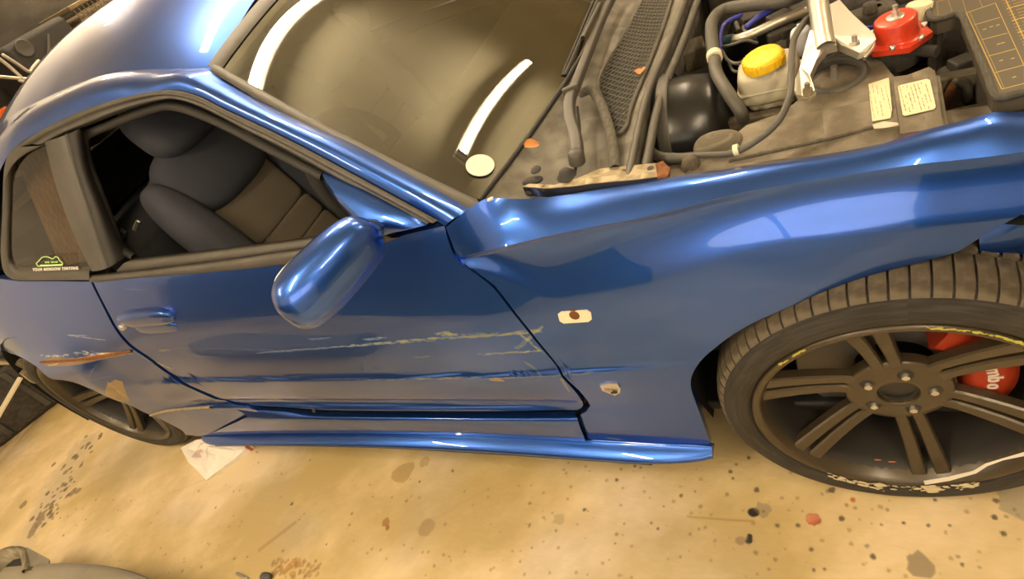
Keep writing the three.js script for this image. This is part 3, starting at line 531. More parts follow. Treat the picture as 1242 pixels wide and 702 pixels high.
// ---- window surrounds, quarter glass, centre pillar, belt mouldings
{
  const G = (a, b, off = 0) => UP(a, b, GK, GC - off);
  const line = (l, off, n = 70) => spline(l.map(([a, b]) => G(a, b, off)), n);
  const outer = [[531, 267], [480, 239], [430, 212], [363, 176], [310, 150], [263, 128], [244, 118], [226, 112], [211, 109.5], [196, 109.5], [150, 118], [100, 134], [50, 158], [21, 176]];
  const inner = [[516, 272], [466, 246], [412, 218], [343, 180], [300, 159], [268, 142], [246, 131], [228, 124], [210, 120], [196, 121], [155, 131], [110, 148], [73, 163], [52, 175]];
  const o = line(outer, -0.004), i2 = line(inner, 0.0);
  const rows = [o, o.map((p, i) => p.clone().lerp(i2[i], 0.2).add(V(0, 0.002, 0.008))), o.map((p, i) => p.clone().lerp(i2[i], 0.45).add(V(0, 0.001, 0.004))), o.map((p, i) => p.clone().lerp(i2[i], 0.55).add(V(0, 0, -0.004))), o.map((p, i) => p.clone().lerp(i2[i], 0.8).add(V(0, 0, 0.0))), i2, i2.map((p) => p.clone().add(V(0, -0.012, -0.03)))];
  const t = part('window_surround', loft(rows), M.trim, car, 'black rubber surround of the side windows');
  part('window_surround', mirrorZ(loft(rows)), M.trim, car);
  // inner door seal round the opening
  const seal = spline([[163, 312], [150, 306], [132, 262], [116, 220], [104, 186], [103, 168], [128, 154], [170, 137], [205, 128], [232, 135], [270, 151], [330, 182], [392, 214]].map(([a, b]) => G(a, b, 0.05)), 80);
  part('door_seal', tube(seal.filter((_, k) => k % 4 === 0), 0.011, 90, 10), M.rubber, car);
  // quarter window frame
  const q = [[21, 176], [9, 190], [5, 205], [3, 250], [1.5, 316], [6, 332], [14, 338], [30, 340], [70, 340], [111, 339.5]], qi = [[54, 176], [26, 190], [13, 206], [11, 250], [10, 300], [12, 318], [18, 326], [34, 328], [72, 328], [109, 328]];
  const qo = line(q, -0.004, 60), qn = line(qi, 0, 60);
  part('quarter_frame', loft([qo, qo.map((p, k) => p.clone().lerp(qn[k], 0.3).add(V(0, 0, 0.007))), qo.map((p, k) => p.clone().lerp(qn[k], 0.8).add(V(0, 0, 0.005))), qn, qn.map((p) => p.clone().add(V(0, 0, -0.015)))]), M.trim, car);
  const pane = [[54, 174], [30, 186], [12, 205], [9, 250], [8, 302], [10, 320], [18, 328], [60, 329.5], [111, 329.5], [88, 281], [68, 226]].map(([a, b]) => G(a, b, 0.004));
  const qg = part('quarter_glass', fan(pane).g, M.darkGlass, car);
  // white line of lettering and the green outline sticker on the pane
  const dec = sub('window_sticker', qg, 'green car outline above a white line of lettering');
  { // sub-level three: keep as one flat print each
    qg.remove(dec);
    const cv = document.createElement('canvas'); cv.width = 512; cv.height = 200; const c = cv.getContext('2d'); c.clearRect(0, 0, 512, 200);
    c.strokeStyle = '#b9e08a'; c.lineWidth = 9; c.lineJoin = 'round'; c.beginPath(); c.moveTo(70, 135); c.lineTo(50, 105); c.lineTo(80, 80); c.lineTo(120, 40); c.quadraticCurveTo(170, 25, 210, 48); c.lineTo(240, 60); c.lineTo(270, 35); c.lineTo(300, 48); c.lineTo(310, 75); c.lineTo(345, 110); c.lineTo(335, 135); c.closePath(); c.stroke();
    c.fillStyle = '#b9e08a'; c.font = 'bold 40px sans-serif'; c.fillText('we love', 150, 105); c.fillRect(95, 118, 240, 14);
    c.fillStyle = '#f4ece0'; c.font = 'bold 46px sans-serif'; c.fillText('YOUR WINDOW TINTING', 6, 188, 500);
    const tx = new THREE.CanvasTexture(cv); tx.colorSpace = THREE.SRGBColorSpace; tx.magFilter = THREE.LinearFilter;
    const m = mat(1, 1, 1, 0.6, 0, { map: tx, transparent: true, alphaTest: 0.3 });
    const a = G(39, 330, -0.001), b = G(96, 328, -0.001), d = G(95, 306, -0.001), e = G(38, 308, -0.001);
    const g = geo([...a.toArray(), ...b.toArray(), ...d.toArray(), ...e.toArray()], [0, 1, 2, 0, 2, 3], [0, 0, 1, 0, 1, 1, 0, 1]);
    part('window_sticker', g, m, qg, 'green car outline above a white line of lettering');
  }
  // centre pillar: flat black panel and the ribbed rubber beside it
  const L = line([[54, 172], [68, 226], [88, 281], [111, 329]], 0, 30), R = line([[78, 164], [91, 210], [106, 256], [128, 326]], 0, 30), R2 = line([[96, 156], [104, 205], [122, 256], [142, 318]], 0.006, 30), R3 = line([[101, 160], [110, 205], [130, 256], [152, 312]], 0.04, 30);
  part('centre_pillar', loft([L.map((p) => p.clone().add(V(0, 0, -0.01))), L, L.map((p, k) => p.clone().lerp(R[k], 0.5).add(V(0, 0, 0.003))), R, R.map((p) => p.clone().add(V(0.003, 0, -0.012)))]), M.trim, car, 'matt black centre pillar panel');
  part('pillar_rubber', loft([R.map((p) => p.clone().add(V(0.004, 0, -0.01))), R.map((p, k) => p.clone().lerp(R2[k], 0.3).add(V(0, 0, 0.006))), R.map((p, k) => p.clone().lerp(R2[k], 0.6).add(V(0, 0, 0.004))), R2, R3]), M.rubber, car);
  // belt moulding along the top of the door, outer lip and inner wiper
  const b0 = line([[110, 335], [160, 330], [210, 324], [260, 318], [310, 311], [370, 302], [430, 291], [470, 284]], 0.0, 50), b1 = spline(doorTop.slice(0, 8).map(([a, b]) => hit(a, b + 0.5, zDoor)), 50);
  part('belt_moulding', loft([b0.map((p) => p.clone().add(V(0, -0.03, -0.012))), b0.map((p) => p.clone().add(V(0, 0.002, -0.004))), b0.map((p) => p.clone().add(V(0, 0, 0.006))), b0.map((p, k) => p.clone().lerp(b1[k], 0.5).add(V(0, 0.001, 0.010))), b1.map((p) => p.clone().add(V(0, 0, 0.004))), b1.map((p) => p.clone().add(V(0, -0.002, -0.004)))]), M.trim, door, 'weathered black belt moulding');
  const w0 = line([[163, 313], [210, 308], [260, 302], [310, 296], [370, 288], [430, 279], [460, 275]], 0.028, 50), w1 = line([[140, 327], [190, 322], [250, 315], [310, 307], [370, 299], [430, 288], [466, 281]], 0.012, 50);
  part('inner_belt_strip', loft([w0.map((p) => p.clone().add(V(0, -0.08, -0.02))), w0, w0.map((p, k) => p.clone().lerp(w1[k], 0.5).add(V(0, 0.003, 0))), w1.map((p) => p.clone().add(V(0, -0.004, 0))), w1.map((p) => p.clone().add(V(0, -0.03, 0)))]), M.trim, door);
}
// ---- side mirror: sail, neck, housing, glass
{
  const mirror = sub('side_mirror', car, 'blue door mirror in body colour');
  const G = (a, b, off) => UP(a, b, GK, GC - off);
  const sail = [[391, 211], [397, 226], [410, 243], [425, 260], [437, 272], [452, 284], [470, 286], [486, 281], [517, 273], [480, 252], [440, 231]].map(([a, b]) => G(a, b, -0.004));
  const c = sail.reduce((s, p) => s.add(p), V(0, 0, 0)).multiplyScalar(1 / sail.length).add(V(0, 0.004, 0.016));
  const closed = [...sail, sail[0]], ring = (t, l) => closed.map((p) => p.clone().lerp(c, t).add(V(0, 0, l)));
  part('sail', loft([ring(0, -0.01), ring(0, 0), ring(0.12, 0.007), ring(0.4, 0.012), ring(0.75, 0.012), ring(1, 0.011)]), M.paint, mirror);
  // housing: swept oval sections from the neck outwards and back
  const A = V(-0.872, 0.928, 0.842), B = V(-1.010, 0.902, 1.015), dir = B.clone().sub(A).normalize();
  const up = V(0, 1, 0).addScaledVector(dir, -dir.y).normalize(), out = up.clone().cross(dir).normalize();      // out: towards the nose
  if (out.x < 0) out.negate();
  const S = [[-0.05, .020, .018, 0.0, 0], [0.0, .040, .034, 0.0, 0], [0.07, .053, .044, .002, 0], [0.25, .062, .054, .003, 0], [0.5, .066, .058, 0, 0], [0.75, .066, .056, -.004, 0], [0.9, .058, .047, -.007, 0], [0.98, .042, .033, -.009, 0], [1.02, .022, .016, -.010, 0], [1.03, .002, .002, -.010, 0]];
  const rows = S.map(([t, h, d, dy, dx]) => { const o = A.clone().lerp(B, t), r = []; for (let k = 0; k <= 36; k++) { const a = k / 36 * Math.PI * 2, ca = Math.cos(a), sa = Math.sin(a), e = 0.82; const f = Math.sign(ca) * Math.pow(Math.abs(ca), e) * d * (ca < 0 ? 0.55 : 1.0), g = Math.sign(sa) * Math.pow(Math.abs(sa), e) * h; r.push(o.clone().addScaledVector(out, f).addScaledVector(up, g * 0.92 + dy)); } return r; });
  const smoothRows = []; for (let q = 0; q <= 36; q++) { const col = spline(rows.map((r) => r[q]), 30); col.forEach((p, j) => { (smoothRows[j] = smoothRows[j] || [])[q] = p; }); }
  part('housing', loft(smoothRows), M.paint, mirror);
  const band = [28, 29, 30, 31, 32].map((q, k) => smoothRows.slice(3, 29).map((r) => r[q].clone().addScaledVector(up, -0.003 * Math.sin(Math.PI * k / 4)).addScaledVector(out, 0.003 * Math.sin(Math.PI * k / 4))));
  part('lower_edge', loft(band), M.paint, mirror, 'rolled lower edge of the mirror');
  const gl = smoothRows.slice(4, 28).map((r) => r[18]);
  part('mirror_glass', superEllipsoid(0, 0, 0, 0.088, 0.050, 0.004, 0.5, 0.6).applyMatrix4(new THREE.Matrix4().makeBasis(dir, up, out.clone().negate()).setPosition(A.clone().lerp(B, 0.53).addScaledVector(out, -0.029))), M.steel, mirror);
  // neck from the sail to the housing
  const n0 = G(452, 273, 0.0), n1 = A.clone().lerp(B, 0.03);
  const neck = [-0.1, 0.25, 0.55, 0.8, 1.05].map((t, i) => { const o = n0.clone().lerp(n1, t), r = []; for (let k = 0; k <= 24; k++) { const a = k / 24 * 6.2832; r.push(o.clone().add(V(Math.cos(a) * [.045, .034, .03, .027, .026][i], Math.sin(a) * [.020, .020, .021, .024, .027][i], 0))); } return r; });
  part('neck', loft(neck), M.paint, mirror);
  part('neck_gasket', tube(neck[2].filter((_, k) => k % 3 === 0), 0.0025, 40, 6), M.black, mirror);
  part('side_mirror', mirrorZ(merge([loft(smoothRows), loft(neck)])), M.paint, car);
}
// ---- inside
{
  const seat = (name, zc, lab) => {
    const s = sub('seat', car, lab);
    const lean = -0.34, px = -1.61, py = 0.40;
    const put = (g, m, n) => { g.rotateZ(-lean); g.translate(px, py, zc); part(n, g, m, s); };
    put(superEllipsoid(-0.045, 0.30, 0, 0.06, 0.36, 0.25, 0.45, 0.5), M.fabric, 'seat_back');
    for (const k of [-1, 1]) put(superEllipsoid(0.01, 0.28, k * 0.215, 0.085, 0.36, 0.060, 0.7, 0.8), M.fabric, 'side_bolster');
    put(superEllipsoid(0.02, 0.57, 0, 0.065, 0.12, 0.20, 0.7, 0.7), M.fabric, 'shoulder');
    put(superEllipsoid(0.08, 0.725, 0, 0.068, 0.10, 0.145, 0.65, 0.7), M.fabric, 'head_restraint');
    [[0.40, 0.095], [0.264, 0.0425], [0.182, 0.0415], [0.102, 0.0405], [0.022, 0.0405]].forEach(([y, h]) => put(superEllipsoid(0.012, y, 0, 0.022, h, 0.145, 0.28, 0.35), M.insert, 'cushion_panel'));
    part('seat_cushion', superEllipsoid(-1.32, 0.40, zc, 0.28, 0.085, 0.25, 0.5, 0.5), M.fabric, s);
    part('seat_insert', superEllipsoid(-1.32, 0.445, zc, 0.24, 0.05, 0.15, 0.5, 0.4), M.insert, s);
  };
  seat('seat', 0.355, 'driver seat with grey-brown ribbed centre panels'); seat('seat', -0.355, 'passenger seat');
  part('pillar_trim', boxAt(0.24, 0.42, 0.02, -2.24, 1.05, 0.56, 0.01, 0, -0.5), dirty(0.20, 0.11, 0.05, 0.9, 0, 4), car, 'brown trim panel behind the quarter glass');
  part('quarter_card', boxAt(0.75, 0.9, 0.03, -2.3, 0.75, -0.70, 0.012), M.interior, car);
  part('rear_bench', superEllipsoid(-2.3, 0.62, 0, 0.16, 0.26, 0.6, 0.4, 0.4), M.fabric, car);
  part('rear_shelf', boxAt(0.5, 0.03, 1.3, -2.62, 0.90, 0, 0.01), M.interior, car);
  part('parcel_edge', boxAt(0.02, 0.10, 1.24, -2.90, 0.935, 0, 0.004), M.interior, car);
  part('rear_bulkhead', boxAt(0.03, 0.7, 1.4, -2.62, 0.55, 0, 0.01), M.interior, car);
  part('cabin_floor', boxAt(1.75, 0.05, 1.45, -1.55, 0.25, 0, 0.01), M.interior, car);
  part('tunnel', boxAt(1.4, 0.2, 0.18, -1.4, 0.36, 0, 0.03), M.interior, car);
  for (const s of [1, -1]) part('door_card', boxAt(1.15, 0.46, 0.03, -1.42, 0.58, s * 0.745, 0.012), M.interior, car);
  part('quarter_card', boxAt(0.6, 0.5, 0.03, -2.3, 0.62, 0.73, 0.012), M.interior, car);
  for (const s of [1, -1]) part('seat_belt', merge([rod(V(-1.93, 1.05, s * 0.66), V(-1.98, 0.50, s * 0.70), 0.010), boxAt(0.05, 0.02, 0.012, -1.93, 0.93, s * 0.655, 0.004, 0, 0, 0.5)]), M.fabric, car);
  { const p = U(166, 273, 'z', 0.60); part('belt_tongue', boxAt(0.05, 0.014, 0.012, p.x, p.y, p.z, 0.004, 0.2, 0, 0.5), M.steel, car); }
  // dashboard under the screen
  const d = []; for (let j = 0; j <= 10; j++) { const t = j / 10, r = []; for (let i = 0; i <= 24; i++) { const s = -1 + i / 12; const b = 1 - s * s; r.push(V(lerp(-0.78 + 0.10 * b, -1.12, t), lerp(0.845, 0.80, t * t) + 0.035 * Math.sin(Math.PI * t) + (s > 0.15 && s < 0.85 ? 0.05 * smooth(0.4, 0.9, t) * Math.sin(Math.PI * (s - 0.15) / 0.7) : 0), s * 0.70)); } d.push(r); }
  d.push(d[10].map((p) => V(p.x - 0.01, p.y - 0.35, p.z)));
  part('dashboard', loft(d), M.dash, car);
  const sw = new THREE.TorusGeometry(0.18, 0.016, 12, 48); sw.rotateY(Math.PI / 2); sw.rotateZ(0.42); sw.translate(-1.24, 0.80, 0.36);
  part('steering_wheel', merge([sw, boxAt(0.05, 0.10, 0.12, -1.21, 0.79, 0.36, 0.02, 0, 0, 0.42), boxAt(0.02, 0.03, 0.34, -1.235, 0.80, 0.36, 0.008, 0, 0, 0.42)]), M.interior, car);
  // round permit on the screen
  const ct = (() => { let best = null, bd = 1e9; for (let i = 0; i <= 80; i++) for (let j = 0; j <= 80; j++) { const p = screenPt(0.4 + 0.6 * i / 80, 0.4 * j / 80), e = p.clone().sub(EYE), k = e.dot(FWD), x = PX + F * e.dot(RIGHT) / k, y = PY - F * e.dot(UPV) / k, q = Math.hypot(x - 583, y - 199.5); if (q < bd) { bd = q; best = [0.4 + 0.6 * i / 80, 0.4 * j / 80]; } } return best; })();
  const p0 = screenPt(...ct), pu = screenPt(ct[0], ct[1] + 0.02).sub(p0).normalize(), ps = screenPt(ct[0] + 0.02, ct[1]).sub(p0).normalize(), nn = pu.clone().cross(ps).normalize(); if (nn.y < 0) nn.negate();
  part('permit_disc', lathe([[0, 0.001], [0.029, 0.001], [0.0295, 0]], 40, p0.clone().addScaledVector(nn, 0.0005), nn), M.white, car, 'round white paper permit on the screen');
}
// ---- wheels
const WHEELS = [[0, 0.33, 0.86, 0], [-2.665, 0.33, 0.855, 0.35]];
{
  const prof = [[0.262, -0.012], [0.268, -0.002], [0.278, 0.003], [0.290, 0.004], [0.303, 0.001], [0.314, -0.008], [0.321, -0.022], [0.3255, -0.040], [0.3275, -0.08], [0.3275, -0.20], [0.322, -0.222], [0.30, -0.236], [0.262, -0.228]];
  const tyreG = lathe(prof, 96, V(0, 0, 0), V(0, 0, 1));
  const lipG = lathe([[0.236, -0.030], [0.243, -0.010], [0.250, -0.002], [0.257, 0.000], [0.263, -0.004], [0.263, -0.014]], 96, V(0, 0, 0), V(0, 0, 1));
  const barrelG = lathe([[0.262, -0.012], [0.243, -0.012], [0.236, -0.030], [0.226, -0.05], [0.222, -0.20], [0.258, -0.226]], 72, V(0, 0, 0), V(0, 0, 1));
  // shoulder block: curved slab over 4 of every 5 degrees
  const blockG = (() => {
    const sect = [[0.3175, -0.012], [0.3255, -0.024], [0.3305, -0.040], [0.3325, -0.060], [0.333, -0.094]], rows = [];
    const base = sect.map(([r, z]) => [r - 0.010, z - 0.002]);
    for (let k = 0; k <= 4; k++) { const a = -0.0375 + 0.075 * k / 4, sk = (z) => a + 0.25 * (z + 0.05); rows.push([...base.slice().reverse().slice(0, 1), ...sect.slice().reverse(), base[0]].map(([r, z]) => V(r * Math.cos(sk(z)), r * Math.sin(sk(z)), z))); }
    const e0 = fan(rows[0]).g, e1 = fan(rows[4].slice().reverse()).g; return merge([loft(rows), flat(e0), flat(e1)]);
  })();
  const midG = (() => { const rows = []; for (let k = 0; k <= 3; k++) { const a = -0.036 + 0.072 * k / 3; rows.push([[0.322, -0.099], [0.3325, -0.101], [0.3325, -0.158], [0.322, -0.160]].map(([r, z]) => V(r * Math.cos(a + 0.6 * (z + 0.13)), r * Math.sin(a + 0.6 * (z + 0.13)), z))); } return merge([loft(rows)]); })();
  // one arm of a twin spoke, running out along +x
  const armG = (sgn) => {
    const rows = [], pts = [[0.060, 0.012, 0.014, -0.0615], [0.075, 0.0145, 0.0115, -0.0610], [0.10, 0.0155, 0.0115, -0.0585], [0.13, 0.0165, 0.012, -0.052], [0.17, 0.0180, 0.0130, -0.041], [0.21, 0.0200, 0.0140, -0.028], [0.241, 0.0215, 0.0150, -0.017]];
    for (const [r, off, hw, z] of pts) { const y = sgn * off; rows.push([V(r, y - hw, z - 0.022), V(r, y - hw, z - 0.004), V(r, y - hw + 0.003, z), V(r, y + hw - 0.003, z), V(r, y + hw, z - 0.004), V(r, y + hw, z - 0.022), V(r, y - hw, z - 0.022)]); }
    return flat(loft(rows));
  };
  const hubG = lathe([[0.034, -0.085], [0.034, -0.060], [0.038, -0.057], [0.048, -0.0585], [0.078, -0.0605], [0.088, -0.0615], [0.092, -0.066], [0.092, -0.085]], 60, V(0, 0, 0), V(0, 0, 1));
  const capG = lathe([[0, -0.072], [0.030, -0.072], [0.033, -0.066], [0.034, -0.070], [0.034, -0.085]], 40, V(0, 0, 0), V(0, 0, 1));
  const nutG = new THREE.CylinderGeometry(0.0072, 0.0085, 0.014, 6); nutG.rotateX(Math.PI / 2);
  const seatG = lathe([[0, -0.0005], [0.0135, 0.0005], [0.0145, -0.001]], 20, V(0, 0, 0), V(0, 0, 1));
  const discG = lathe([[0.07, -0.13], [0.175, -0.13], [0.178, -0.132], [0.178, -0.155], [0.07, -0.155]], 60, V(0, 0, 0), V(0, 0, 1));
  for (const [x, y, z, ph] of WHEELS) for (const s of [1, -1]) {
    const w = sub('wheel', car, x === 0 && s > 0 ? 'front wheel with six twin spokes and a dusty tyre' : undefined);
    w.position.set(x, y, s * z); if (s < 0) w.rotation.y = Math.PI;
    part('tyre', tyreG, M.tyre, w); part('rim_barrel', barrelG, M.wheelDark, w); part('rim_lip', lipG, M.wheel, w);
    const detailed = s > 0;
    if (detailed) for (let k = 0; k < 72; k++) { const b = part('tread_block', blockG, M.tread, w); b.rotation.z = (k + 0.25) * Math.PI / 36; }
    if (detailed && x === 0) for (let k = 0; k < 72; k++) { const b = part('tread_block', midG, M.tread, w); b.rotation.z = (k + 0.6) * Math.PI / 36; }
    for (let k = 0; k < 6; k++) for (const q of [1, -1]) { const a = part('spoke', armG(q), M.wheel, w); a.rotation.z = (104 - 60 * k) * Math.PI / 180 + ph; }
    part('hub', hubG, M.wheel, w); part('hub_cap', capG, M.blackGloss, w); part('brake_disc', discG, M.iron, w);
    if (detailed) for (let k = 0; k < 5; k++) { const a = 1.399 - k * Math.PI * 0.4 + ph, nx = 0.05715 * Math.cos(a), ny = 0.05715 * Math.sin(a); const n = part('wheel_nut', nutG, M.steel, w); n.position.set(nx, ny, -0.0585); const e = part('nut_seat', seatG, M.wheelDark, w); e.position.set(nx, ny, -0.0588); }
  }
  // front brake caliper: fixed to the car, not to the wheel
  const cal = (() => { const rows = []; for (let k = 0; k <= 14; k++) { const a = (-20 + 84 * k / 14) * Math.PI / 180; const sect = [[0.105, 0.735], [0.105, 0.772], [0.125, 0.782], [0.165, 0.782], [0.188, 0.770], [0.194, 0.745], [0.194, 0.68], [0.105, 0.68], [0.105, 0.735]]; const pinch = 1 - 0.10 * Math.pow(Math.abs(k - 7) / 7, 4); rows.push(sect.map(([r, z]) => V(lerp(0.15, r, pinch) * Math.cos(a), 0.33 + lerp(0.15, r, pinch) * Math.sin(a), z))); } return merge([loft(rows), flat(fan(rows[0]).g), flat(fan(rows[14].slice().reverse()).g)]); })();
  const cp = part('brake_caliper', cal, M.caliper, car, 'red brake caliper behind the front spokes');
  const font = await new FontLoader().loadAsync('fonts/droid/droid_sans_bold.typeface.json');
  'brembo'.split('').forEach((ch, k) => { const a = (40 - k * 8.4) * Math.PI / 180, g = new TextGeometry(ch, { font, size: 0.022, depth: 0.002, curveSegments: 4 }); g.computeBoundingBox(); g.translate(-g.boundingBox.max.x / 2, -0.008, 0); g.rotateZ(a - Math.PI / 2); g.translate(0.148 * Math.cos(a), 0.33 + 0.148 * Math.sin(a), 0.7815); part('caliper_letter', g, M.white, cp); });
}
// kerb rash, grit and leaf scraps caught on the front wheel
{
  const r = rng(31), w = car.children.find((o) => o.name === 'wheel');
  const chip = (ang, rad, z, s, m, name) => { const g = new THREE.DodecahedronGeometry(s, 0); g.scale(1 + r() * 1.6, 0.6, 0.35); const o = part(name, g, m, w); o.position.set(rad * Math.cos(ang), rad * Math.sin(ang), z); o.rotation.z = ang + Math.PI / 2 + (r() - 0.5) * 0.6; };
  const pale = mat(0.58, 0.50, 0.32, 0.9), lime = mat(0.42, 0.38, 0.06, 0.9), leaf = mat(0.50, 0.16, 0.06, 0.9);
  const D = Math.PI / 180;
  for (let k = 0; k < 110; k++) chip((-122 + 62 * r()) * D, 0.254 + r() * 0.030 * r(), 0.001 + r() * 0.003, 0.0015 + r() * 0.006 * r(), pale, 'kerb_scuff');
  for (let k = 0; k < 64; k++) chip((48 + 36 * r()) * D, 0.2585 + r() * 0.004, 0.0005, 0.0012 + r() * 0.0024, lime, 'kerb_scuff');
  for (let k = 0; k < 26; k++) chip((124 + 14 * r()) * D, 0.2585 + r() * 0.004, 0.0, 0.0012 + r() * 0.002, lime, 'kerb_scuff');
  for (let k = 0; k < 60; k++) chip((-150 + 110 * r()) * D, 0.228 + r() * 0.012, -0.03 - r() * 0.15, 0.001 + r() * 0.002, pale, 'grit');
  for (let k = 0; k < 5; k++) chip((-112 + 30 * r()) * D, 0.232, -0.03 - r() * 0.06, 0.005, leaf, 'leaf_scrap');
  const strip = [[1120, 583], [1150, 578], [1180, 571], [1195, 562], [1215, 556], [1242, 548]].map(([a, b], i) => U(a, b, 'z', 0.862)), low = [[1122, 588], [1152, 583], [1184, 574], [1198, 565], [1217, 558], [1242, 553]].map(([a, b]) => U(a, b, 'z', 0.865));
  part('torn_paper_strip', loft([strip, low]), M.white, car, 'torn pale strip stuck to the front wheel rim');
}
// ---- engine bay
const Y = (a, b, y) => U(a, b, 'y', y);
const Ys = (l, y) => l.map(([a, b, yy]) => Y(a, b, yy ?? y));
{
  // bulkhead, bay floor, far inner wing, front panel
  part('bulkhead', boxAt(0.04, 0.55, 1.42, -0.44, 0.57, 0, 0.01), M.bayDark, car);
  part('bay_floor', boxAt(1.2, 0.03, 1.3, 0.16, 0.30, 0, 0.01), M.black, car);
  part('front_panel', boxAt(0.05, 0.5, 1.2, 0.74, 0.5, 0, 0.01), M.bayDark, car);
  part('far_inner_wing', boxAt(1.1, 0.40, 0.10, 0.15, 0.60, -0.60, 0.03), M.bayPaint, car);
  part('inner_wing_wall', boxAt(1.1, 0.42, 0.02, 0.15, 0.58, 0.47, 0.006), M.bayPaint, car);
  // inner wing top with the suspension turret
  const top = [...Ys([[852, 188], [880, 173], [905, 152], [930, 143], [950, 136], [972, 118], [983, 96], [1000, 78], [1022, 66], [1048, 66], [1066, 70], [1082, 90], [1086, 94], [1140, 92], [1150, 152]], 0.822), V(0.10, 0.80, 0.695), V(0.03, 0.795, 0.70), V(-0.10, 0.79, 0.705), V(-0.24, 0.79, 0.708), V(-0.36, 0.80, 0.714)];
  const wingTop = part('inner_wing', slab(top.slice().reverse(), 0.05), M.bayPaint, car, 'dusty grey inner wing with the suspension turret');
  part('seam', tube(Ys([[884, 195], [920, 187], [960, 178], [1000, 169], [1040, 159], [1062, 153]], 0.823), 0.0035, 30, 8), M.bayPaint, wingTop);
  part('wing_support', slab([...he.slice(18, 62).filter((_, k) => k % 4 === 0).map((p) => p.clone().add(V(0, -0.032, -0.02))), ...he.slice(18, 62).filter((_, k) => k % 4 === 0).reverse().map((p) => p.clone().add(V(0, -0.05, -0.11)))], 0.02), M.bayPaint, car);
  const hump = part('wing_hump', superEllipsoid(0, 0, 0, 0.045, 0.03, 0.03, 0.8, 0.8), M.bayPaint, wingTop); { const p = Y(872, 180, 0.81); hump.position.copy(p); }
  const rc = Y(1012, 91, 0.827);
  const ringP = [[0.040, -0.04], [0.040, 0.000], [0.043, 0.006], [0.048, 0.006], [0.053, 0.002], [0.057, -0.010], [0.062, -0.018]];
  part('turret_ring', lathe(ringP, 48, rc, V(0, 1, 0.12)), M.greyHose, car, 'rubber-edged ring of the suspension turret');
  part('turret_cup', lathe([[0, -0.03], [0.03, -0.03], [0.038, -0.018], [0.041, 0]], 40, rc, V(0, 1, 0.12)), M.rubber, car);
  part('damper_stud', merge([rod(rc.clone().add(V(0, -0.03, 0)), rc.clone().add(V(0, 0.018, 0.002)), 0.007, 0.006), new THREE.CylinderGeometry(0.012, 0.012, 0.012, 6).translate(rc.x, rc.y - 0.012, rc.z)]), M.steel, car);
  // strut brace
  const brace = sub('strut_brace', car, 'bare aluminium strut brace bolted to the turret');
  const b0 = Y(1000, 52, 0.885), b1 = V(b0.x - 0.012, 0.93, 0.0), b2 = V(b0.x, b0.y, -b0.z);
  part('bar', tube([b0.clone().add(V(0.002, -0.004, 0.02)), b0, b0.clone().lerp(b1, 0.35).add(V(0, 0.008, 0)), b1, b2.clone().lerp(b1, 0.35).add(V(0, 0.008, 0)), b2], 0.0175, 60, 18), M.alu, brace);
  part('foot', slab(Ys([[984, 44, .885], [1006, 46, .885], [1016, 62, .875], [1003, 66, .872], [992, 80, .868], [984, 98, .860], [990, 116, .85], [982, 124, .848], [968, 122, .848], [963, 112, .852], [972, 88, .864], [978, 66, .876]], 0), 0.014), M.alu, brace);
  part('foot', slab(Ys([[1002, 14, .89], [1016, 7, .885], [1032, 25, .875], [1058, 49, .862], [1060, 55, .860], [1049, 70, .858], [1040, 72, .858], [1018, 62, .868], [1006, 50, .88]], 0), 0.012), M.alu, brace);
  part('foot_edge', tube(Ys([[1016, 7, .889], [1032, 25, .879], [1059, 50, .866], [1059, 56, .862], [1048, 71, .860]], 0), 0.0035, 30, 8), M.alu, brace);
  for (const [a, b, y, m] of [[1036.5, 58, .868, M.steel], [980, 115, .858, M.zinc]]) { const p = Y(a, b, y); part('washer', lathe([[0.006, 0.002], [0.012, 0.002], [0.013, 0]], 20, p, V(0, 1, 0)), m, brace); part('nut', merge([new THREE.CylinderGeometry(0.009, 0.009, 0.010, 6).translate(p.x, p.y + 0.006, p.z), rod(p, p.clone().add(V(0, 0.022, 0)), 0.0045)]), m, brace); }
  // two paper labels on the inner wing and its raised cover
  const cover = part('relay_cover', slab(Ys([[1083, 93], [1100, 91], [1127, 81], [1134, 86], [1144, 152], [1120, 158], [1092, 162]], 0.834).reverse(), 0.03), M.bayPaint, car);
  const label = (poly, y, rows, name) => {
    const pts = Ys(poly, y), lo = V(1e9, 0, 1e9), hi = V(-1e9, 0, -1e9); pts.forEach((p) => { lo.min(p); hi.max(p); });
    const cv = document.createElement('canvas'); cv.width = 256; cv.height = 256; const c = cv.getContext('2d'); c.fillStyle = '#d9cca8'; c.fillRect(0, 0, 256, 256); c.fillStyle = '#5b5145';
    const r = rng(rows * 7); for (let k = 0; k < rows; k++) { let x = 20; const y0 = 24 + k * (216 / rows); while (x < 226) { const w = 8 + r() * 26; if (r() < 0.8) { c.globalAlpha = 0.45 + r() * 0.4; c.fillRect(y0, x, 5 + r() * 3, w); } x += w + 6; } }
    const t = new THREE.CanvasTexture(cv); t.colorSpace = THREE.SRGBColorSpace; t.magFilter = THREE.LinearFilter;
    const g = slab(pts.slice().reverse(), 0.001), u = g.attributes.uv, p = g.attributes.position; for (let i = 0; i < u.count; i++) u.setXY(i, (p.getX(i) - lo.x) / (hi.x - lo.x), 1 - (p.getZ(i) - lo.z) / (hi.z - lo.z));
    part('paper_label', g, mat(1, 1, 1, 0.55, 0, { map: t }), car, name);
  };
  label([[1053, 102], [1078, 94], [1082, 133], [1080, 143], [1058, 147]], 0.8245, 5, 'narrow cream printed label on the inner wing');
  label([[1089, 105], [1092, 103], [1124, 95.5], [1128, 97], [1135, 129], [1133, 132], [1098, 140], [1095, 139]], 0.8365, 8, 'square cream printed label with rounded corners');
